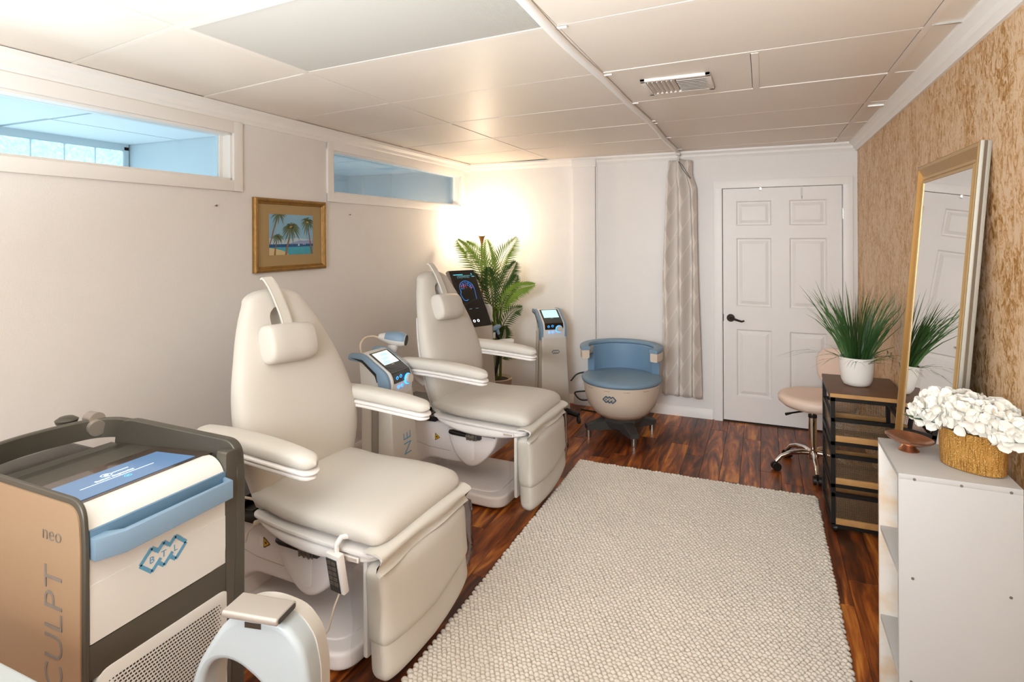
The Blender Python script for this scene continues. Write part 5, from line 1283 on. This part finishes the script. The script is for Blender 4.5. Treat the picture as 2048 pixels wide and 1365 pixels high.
for zb, zt_ in ((.495, .622), (.265, .425), (.045, .215)):
    sh = t.part('shelf_frame', G().box(ax0+w_, ax1-w_, ay0+.002, ay0+.02, zt_-.02, zt_).box(ax0+w_, ax1-w_, ay1-.02, ay1-.002, zt_-.02, zt_).box(ax0+.002, ax0+.02, ay0, ay1, zt_-.02, zt_).box(ax1-.02, ax1-.002, ay0, ay1, zt_-.02, zt_).box(ax0, ax1, ay0+.002, ay0+.02, zb-.02, zb-.001).box(ax0, ax0+.02, ay0, ay1, zb-.02, zb-.001).box(ax1-.02, ax1, ay0, ay1, zb-.02, zb-.001), 'cart_metal', smooth=False)
    t.part('wood_rail', G().box(ax0+w_, ax1-w_, ay0+.003, ay0+.018, zb, zb+.032, .001), 'cart_wood_edge', sh)
    t.part('wood_rail', G().box(ax0+w_, ax1-w_, ay1-.018, ay1-.003, zb, zb+.032, .001), 'cart_wood_edge', sh)
    g = meshpanel((ax0+.02, ay0+.02, zb+.002), (1, 0, 0), (0, 1, 0), ax1-ax0-.04, ay1-ay0-.04)
    for q in (meshpanel((ax0+w_, ay0+.011, zb+.032), (1, 0, 0), (0, 0, 1), ax1-ax0-2*w_, zt_-zb-.05), meshpanel((ax0+w_, ay1-.011, zb+.032), (1, 0, 0), (0, 0, 1), ax1-ax0-2*w_, zt_-zb-.05), meshpanel((ax0+.011, ay0+w_, zb), (0, 1, 0), (0, 0, 1), ay1-ay0-2*w_, zt_-zb-.02)): g.add(q.v, q.f)
    t.part('wire_mesh', g, 'mesh_bronze', sh, smooth=False, kind='stuff')
for a_ in (ax0+.02, ax1-.025):
    for b_ in (ay0+.02, ay1-.02): t.part('caster', G().cyl((a_-.009, b_, .022), (a_+.009, b_, .022), .022, 16).cyl((a_, b_, .02), (a_, b_, .055), .009, 8), 'black_plastic')
# grass plant
t = Thing('potted_grass', 'tall artificial grass in a round white pot on the cart', 'plant', (.492, 3.815, .757))
px, py, pz = .492, 3.815, .757
t.part('pot', G().lathe([(0, 0), (.05, 0), (.066, .006), (.078, .03), (.086, .08), (.0885, .125), (.088, .162), (.083, .162), (.080, .13), (0, .128)], 40, (px, py, pz)), 'pot_white', ang=60)
g = G(); r4 = random.Random(12)
for i in range(290):
    an = r4.uniform(0, 2*PI); rad = r4.uniform(0, .06); low = i > 235
    L = r4.uniform(.28, .50) if not low else r4.uniform(.12, .26)
    ln = (r4.uniform(.05, .50)**1.0) if not low else r4.uniform(.8, 1.4)
    w0 = r4.uniform(.0028, .0058) if i % 4 else .0012
    bend = r4.uniform(.0, .28)*(1 if not low else 2.2)
    p = Vector((px+rad*math.cos(an), py+rad*math.sin(an), pz+.125)); pts = []
    an2 = an+r4.uniform(-.5, .5)
    for k in range(6):
        q = k/5; ho = L*(ln*q+bend*q*q); ve = L*(q*math.sqrt(max(.1, 1-min(.9, ln*.55)**2))-bend*.75*q**3-(.45*q*q if low else 0))
        pts.append(p+Vector((ho*math.cos(an2), ho*math.sin(an2), ve)))
    pts = [Vector((min(q.x, .688), q.y, q.z)) for q in pts]
    sd = Vector((-math.sin(an2+1.2), math.cos(an2+1.2), 0)); v = []
    for k, q in enumerate(pts):
        w2 = w0*(1-(k/5)**2.2)+.0002; v += [q-sd*w2, q+sd*w2]
    g.add(v, [(2*k, 2*k+1, 2*k+3, 2*k+2) for k in range(5)])
t.part('grass_blades', g, 'grass_green', ang=180, kind='stuff')
# ================================================================== LEANING MIRROR
t = Thing('floor_mirror', 'tall gold framed mirror leaning against the wallpapered wall', 'mirror', (.56, 2.81, 0))
my0, my1 = 2.392, 3.225
Hm = 1.935; lean = math.atan((.668-.517)/1.93)
Mm = Matrix.Translation((.517, 0, .004)) @ Matrix.Rotation(lean, 4, 'Y')   # local: z up the mirror, x into the wall (thickness), y along the wall
fwid = .082; th = .03
prof = [(0, .032), (0, .004), (.006, -.001), (.014, .0), (.03, .006), (.052, .013), (.064, .013), (.072, .007), (fwid, .010), (fwid, .032)]
for (pa, pb, nm) in (((my0, 0), (my1, 0), 1), ((my1, 0), (my1, Hm), 0), ((my1, Hm), (my0, Hm), 1), ((my0, Hm), (my0, 0), 0)):
    pa = Vector(pa); pb = Vector(pb); dd = (pb-pa).normalized(); inn_ = Vector((-dd.y, dd.x))
    rg = [[(h_, *(p+inn_*w_+dd*w_*s_)) for w_, h_ in prof] for p, s_ in ((pa, 1), (pb, -1))]
    fr = t.part('frame_rail', G().loft(rg).xf(Mm), 'gold_frame', ang=20)
    g = G()
    for k in range(9):
        wq = .018+k*.0042
        hq = float(np.interp(wq, [.014, .03, .052, .064], [.0, .006, .013, .013]))-.0006
        for_ = [(p+inn_*wq+dd*wq*s_) for p, s_ in ((pa, 1), (pb, -1))]
        g.tube([(hq, *for_[0]), (hq, *for_[1])], .0011, 4)
    t.part('frame_ribs', g.xf(Mm), 'gold_bright', fr, smooth=False)
for y_ in (my0, my1):
    s_ = -1 if y_ == my0 else 1
    pts = rpoly([(.001, y_), (.033, y_), (.033, y_+s_*.006), (.022, y_+s_*.004), (.012, y_+s_*.008), (.001, y_+s_*.006)], .001, 2)
    g = G().loft([[(a, b, z_) for a, b in pts] for z_ in (.0, Hm)]).xf(Mm); t.part('side_moulding', g, 'silver_edge', ang=30, label='silver side moulding')
t.part('glass', G().box(.0125, .017, my0+fwid-.004, my1-fwid+.004, fwid-.004, Hm-fwid+.004).xf(Mm), 'mirror_glass', smooth=False)
t.part('backing', G().box(.018, .031, my0+.01, my1-.01, .01, Hm-.01).xf(Mm), 'mirror_back', smooth=False)
# ================================================================== BOOKCASE
t = Thing('cube_bookcase', 'white three tier cube bookcase standing at the right in front of the mirror', 'bookcase', (.515, 2.21, 0))
bx0, bx1, by0, by1, bh = .37, .665, 2.04, 2.372, .905; q = .016
t.part('side_panel', G().box(bx0, bx1, by0, by0+q, 0, bh-q, .001), 'laminate')
t.part('side_panel', G().box(bx0, bx1, by1-q, by1, 0, bh-q, .001), 'wood_print')
t.part('top_panel', G().box(bx0, bx1, by0, by1, bh-q, bh, .001), 'laminate')
for z_ in (.588, .278, .02): t.part('shelf', G().box(bx0+.003, bx1-.008, by0+q, by1-q, z_, z_+q, .001), 'laminate')
t.part('back_panel', G().box(bx1-.006, bx1-.002, by0+q, by1-q, .0, bh-q), 'wood_print', smooth=False)
for x_, z_ in ((.41, .892), (.405, .597), (.40, .289), (.638, .892), (.636, .597), (.634, .289), (.524, .892)):
    t.part('screw_cap', G().cyl((x_, by0+.002, z_), (x_, by0-.0012, z_), .0042, 12).cyl((x_, by0-.001, z_), (x_, by0-.0016, z_), .002, 6), 'nail')
# copper dish
t = Thing('pedestal_dish', 'small copper pedestal dish on the white bookcase', 'dish', (.44, 2.27, bh))
Md = Matrix.Translation((.44, 2.268, bh))
t.part('foot', G().lathe([(0, 0), (.030, 0), (.031, .003), (.022, .012), (.018, .020), (0, .021)], 32).xf(Md), 'copper', ang=50)
t.part('bowl', G().lathe([(0, .019), (.018, .019), (.045, .027), (.063, .037), (.069, .043), (.067, .0445), (.06, .040), (.04, .031), (0, .026)], 40).xf(Md @ Matrix.Rotation(D_(4), 4, 'Y')), 'copper', ang=60)
# gold vase
t = Thing('flower_vase', 'oval hammered gold vase on the white bookcase', 'vase', (.585, 2.165, bh))
vm = Matrix.Translation((.583, 2.165, bh)) @ Matrix.Rotation(D_(-38), 4, 'Z')
def oval(a, b, z_, n=48):
    return [(a*math.copysign(abs(math.cos(2*PI*i/n))**.92, math.cos(2*PI*i/n)), b*math.copysign(abs(math.sin(2*PI*i/n))**.92, math.sin(2*PI*i/n)), z_) for i in range(n)]
g = G().loft([oval(.078, .05, .001), oval(.083, .054, .005), oval(.086, .056, .06), oval(.086, .056, .116), oval(.083, .053, .117), oval(.082, .052, .09), oval(.08, .05, .085)])
t.part('body', g.xf(vm), 'gold_vase', ang=40)
# hydrangeas
t = Thing('hydrangea_bunch', 'cluster of white artificial hydrangeas in the oval gold vase', 'flowers', (.585, 2.165, bh+.09))
def floret():
    g = G()
    for k in range(4):
        an = PI/2*k; c_, s_ = math.cos(an), math.sin(an)
        pr = [(.001, 0, 0), (.008, .0080, .002), (.015, .0112, .0045), (.0225, .0085, .0040), (.0255, .0025, .0020), (.0245, -.0045, .0042), (.019, -.0105, .0048), (.010, -.0098, .002), (.014, 0, -.0015)]
        g.add([(1.55*(x_*c_-y_*s_), 1.55*(x_*s_+y_*c_), 2.0*z_+(.002 if k % 2 else 0)) for x_, y_, z_ in pr], [(q, (q+1) % 8, 8) for q in range(8)])
    return g
fm = None
r5 = random.Random(9)
heads = [(-.078, .0, .165, .062), (-.015, -.012, .158, .066), (.05, .005, .158, .062), (.10, -.005, .135, .052), (-.03, .045, .165, .055), (.04, .05, .16, .05), (-.115, .005, .135, .045)]
for (hx, hy, hz, hr) in heads:
    core = t.part('flower_head', G().lathe([(0, -hr*.5), (hr*.5, -hr*.35), (hr*.72, 0), (hr*.55, hr*.45), (0, hr*.62)], 12, (hx, hy, hz)).xf(vm), 'petal')
    for i in range(26):
        ga = 2.39996*i; zz = 1-1.35*(i+.5)/26; rr_ = math.sqrt(max(0, 1-zz*zz)); nrm_ = Vector((rr_*math.cos(ga), rr_*math.sin(ga), zz))
        pos = vm @ (Vector((hx, hy, hz))+Vector((nrm_.x*hr*.84, nrm_.y*hr*.84, nrm_.z*hr*.66))); wn = (vm.to_3x3() @ nrm_)
        if pos.x > .680: continue
        if fm is None: o = build('floret', floret(), 'petal', core, smooth=True, ang=180); fm = o.data
        else: o = link('floret', fm, core)
        o.location = pos-Vector(t.loc); o.rotation_mode = 'QUATERNION'; o.rotation_quaternion = wn.to_track_quat('Z', 'Y') @ Euler((r5.uniform(-.3, .3), r5.uniform(-.3, .3), r5.uniform(0, 1.5))).to_quaternion()
for (p0, p1, p2) in (((-.07, -.03, .12), (-.13, -.045, .125), (-.175, -.05, .128)), ((.05, -.035, .118), (.11, -.05, .125), (.18, -.055, .142)), ((-.08, .02, .12), (-.13, .03, .11), (-.16, .04, .095))):
    a_, b_, c_ = (vm @ Vector(p) for p in (p0, p1, p2)); sd = (c_-a_).cross(Vector((0, 0, 1))).normalized()*.017
    t.part('leaf', G().add([a_, b_+sd, c_, b_-sd, b_-Vector((0, 0, .004))], [(0, 1, 4), (1, 2, 4), (2, 3, 4), (3, 0, 4)]), 'leaf_green', smooth=False)
t.part('stems', G().cyl(tuple(vm @ Vector((-.03, 0, .01))), tuple(vm @ Vector((-.03, 0, .14))), .012, 8).cyl(tuple(vm @ Vector((.04, 0, .01))), tuple(vm @ Vector((.04, 0, .14))), .012, 8), 'leaf_green')
# ================================================================== FOREGROUND: arched housing, silver bar, white table
t = Thing('arched_device', 'white arched device housing with grey rim in the near foreground', 'device', (-1.008, .925, -.0), D_(12), local=True)
o1 = [(.120, .0), (.120, .67), (.106, .735), (.072, .776), (.034, .788), (-.008, .795), (-.054, .788), (-.09, .765), (-.122, .72), (-.152, .672), (-.170, .625), (-.180, .55), (-.182, .0)]
i1 = [(.055, .05), (.052, .52), (.022, .630), (-.01, .658), (-.05, .682), (-.08, .688), (-.108, .682), (-.128, .662), (-.140, .630), (-.146, .56), (-.146, .05)]
o1s = rpoly(o1, .02, 3); i1s = rpoly(i1, .015, 3)
def archring(sc, yv):
    cxx, czz = -.03, .5
    return None
def inset(poly, d_):
    n = len(poly); out = []
    area = sum(poly[i][0]*poly[(i+1) % n][1]-poly[(i+1) % n][0]*poly[i][1] for i in range(n)); sg = 1 if area > 0 else -1
    for i in range(n):
        a_, b_, c_ = Vector(poly[i-1]), Vector(poly[i]), Vector(poly[(i+1) % n]); t1 = (b_-a_); t2 = (c_-b_)
        dd = (t1.normalized()+t2.normalized()); dd = dd.normalized() if dd.length > 1e-6 else t1.normalized()
        out.append((b_.x-dd.y*sg*d_, b_.y+dd.x*sg*d_))
    return out
g = G()
# rolled front face: lofted outer wall, front edge and hole wall
no = len(o1s); ni = len(i1s)
R_ = .014
outs = [[(a, .05, b) for a, b in o1s], [(a, R_, b) for a, b in o1s]]
for k in range(1, 5): an = PI/2*k/4; outs.append([(a, R_*(1-math.sin(an)), b) for a, b in inset(o1s, R_*(1-math.cos(an)))])
g.loft(outs, cap=False)
ins_ = [[(a, .05, b) for a, b in i1s], [(a, R_, b) for a, b in i1s]]
for k in range(1, 5): an = PI/2*k/4; ins_.append([(a, R_*(1-math.sin(an)), b) for a, b in inset(i1s, -R_*(1-math.cos(an)))])
g.loft(ins_, cap=False)
q = G().prism(inset(o1s, R_), 'xz', 0, .002, holes=[inset(i1s, -R_)]); g.add(q.v, q.f)
sh = t.part('front_shell', g, 'shell_white', ang=50)
q = G().prism(inset(o1s, -.003), 'xz', .05, .085, holes=[inset(i1s, .0)]); t.part('rear_rim', q, 'shell_grey', ang=30)
t.part('slot', G().box(-.032, .008, -.0008, .004, .768, .780, .0005), 'gap_dark', sh)
t.part('foot', G().box(-.20, .15, -.05, .14, 0, .04, .01), 'shell_grey')
t = Thing('silver_bar', 'flat silver handpiece lying across the top of the white arched housing', 'handpiece', (-1.012, .938, .795), D_(10), local=True)
g = G().prism(rpoly(rect(-.036, .036, -.0, .016), .007, 4), 'yz', -.072, .064, .002, 1); bar_ = t.part('body', g, 'silver_bar', ang=40)
t.part('end_cap', G().prism(rpoly(rect(-.030, .030, .002, .014), .006, 3), 'yz', .064, .0655), 'dark_grey', bar_, smooth=False)
t = Thing('side_table', 'white table corner at the bottom left edge, beside the grey machine', 'table', (-1.7, .38, 0))
t.part('table_top', G().prism(rpoly(rect(-2.1, -1.28, .12, .665), .02, 4), 'xy', .715, .75, .006, 3), 'shell_white')
for a_, b_ in ((-2.05, .17), (-1.33, .17), (-2.05, .61), (-1.33, .61)): t.part('leg', G().cyl((a_, b_, 0), (a_, b_, .716), .018, 12), 'shell_grey')
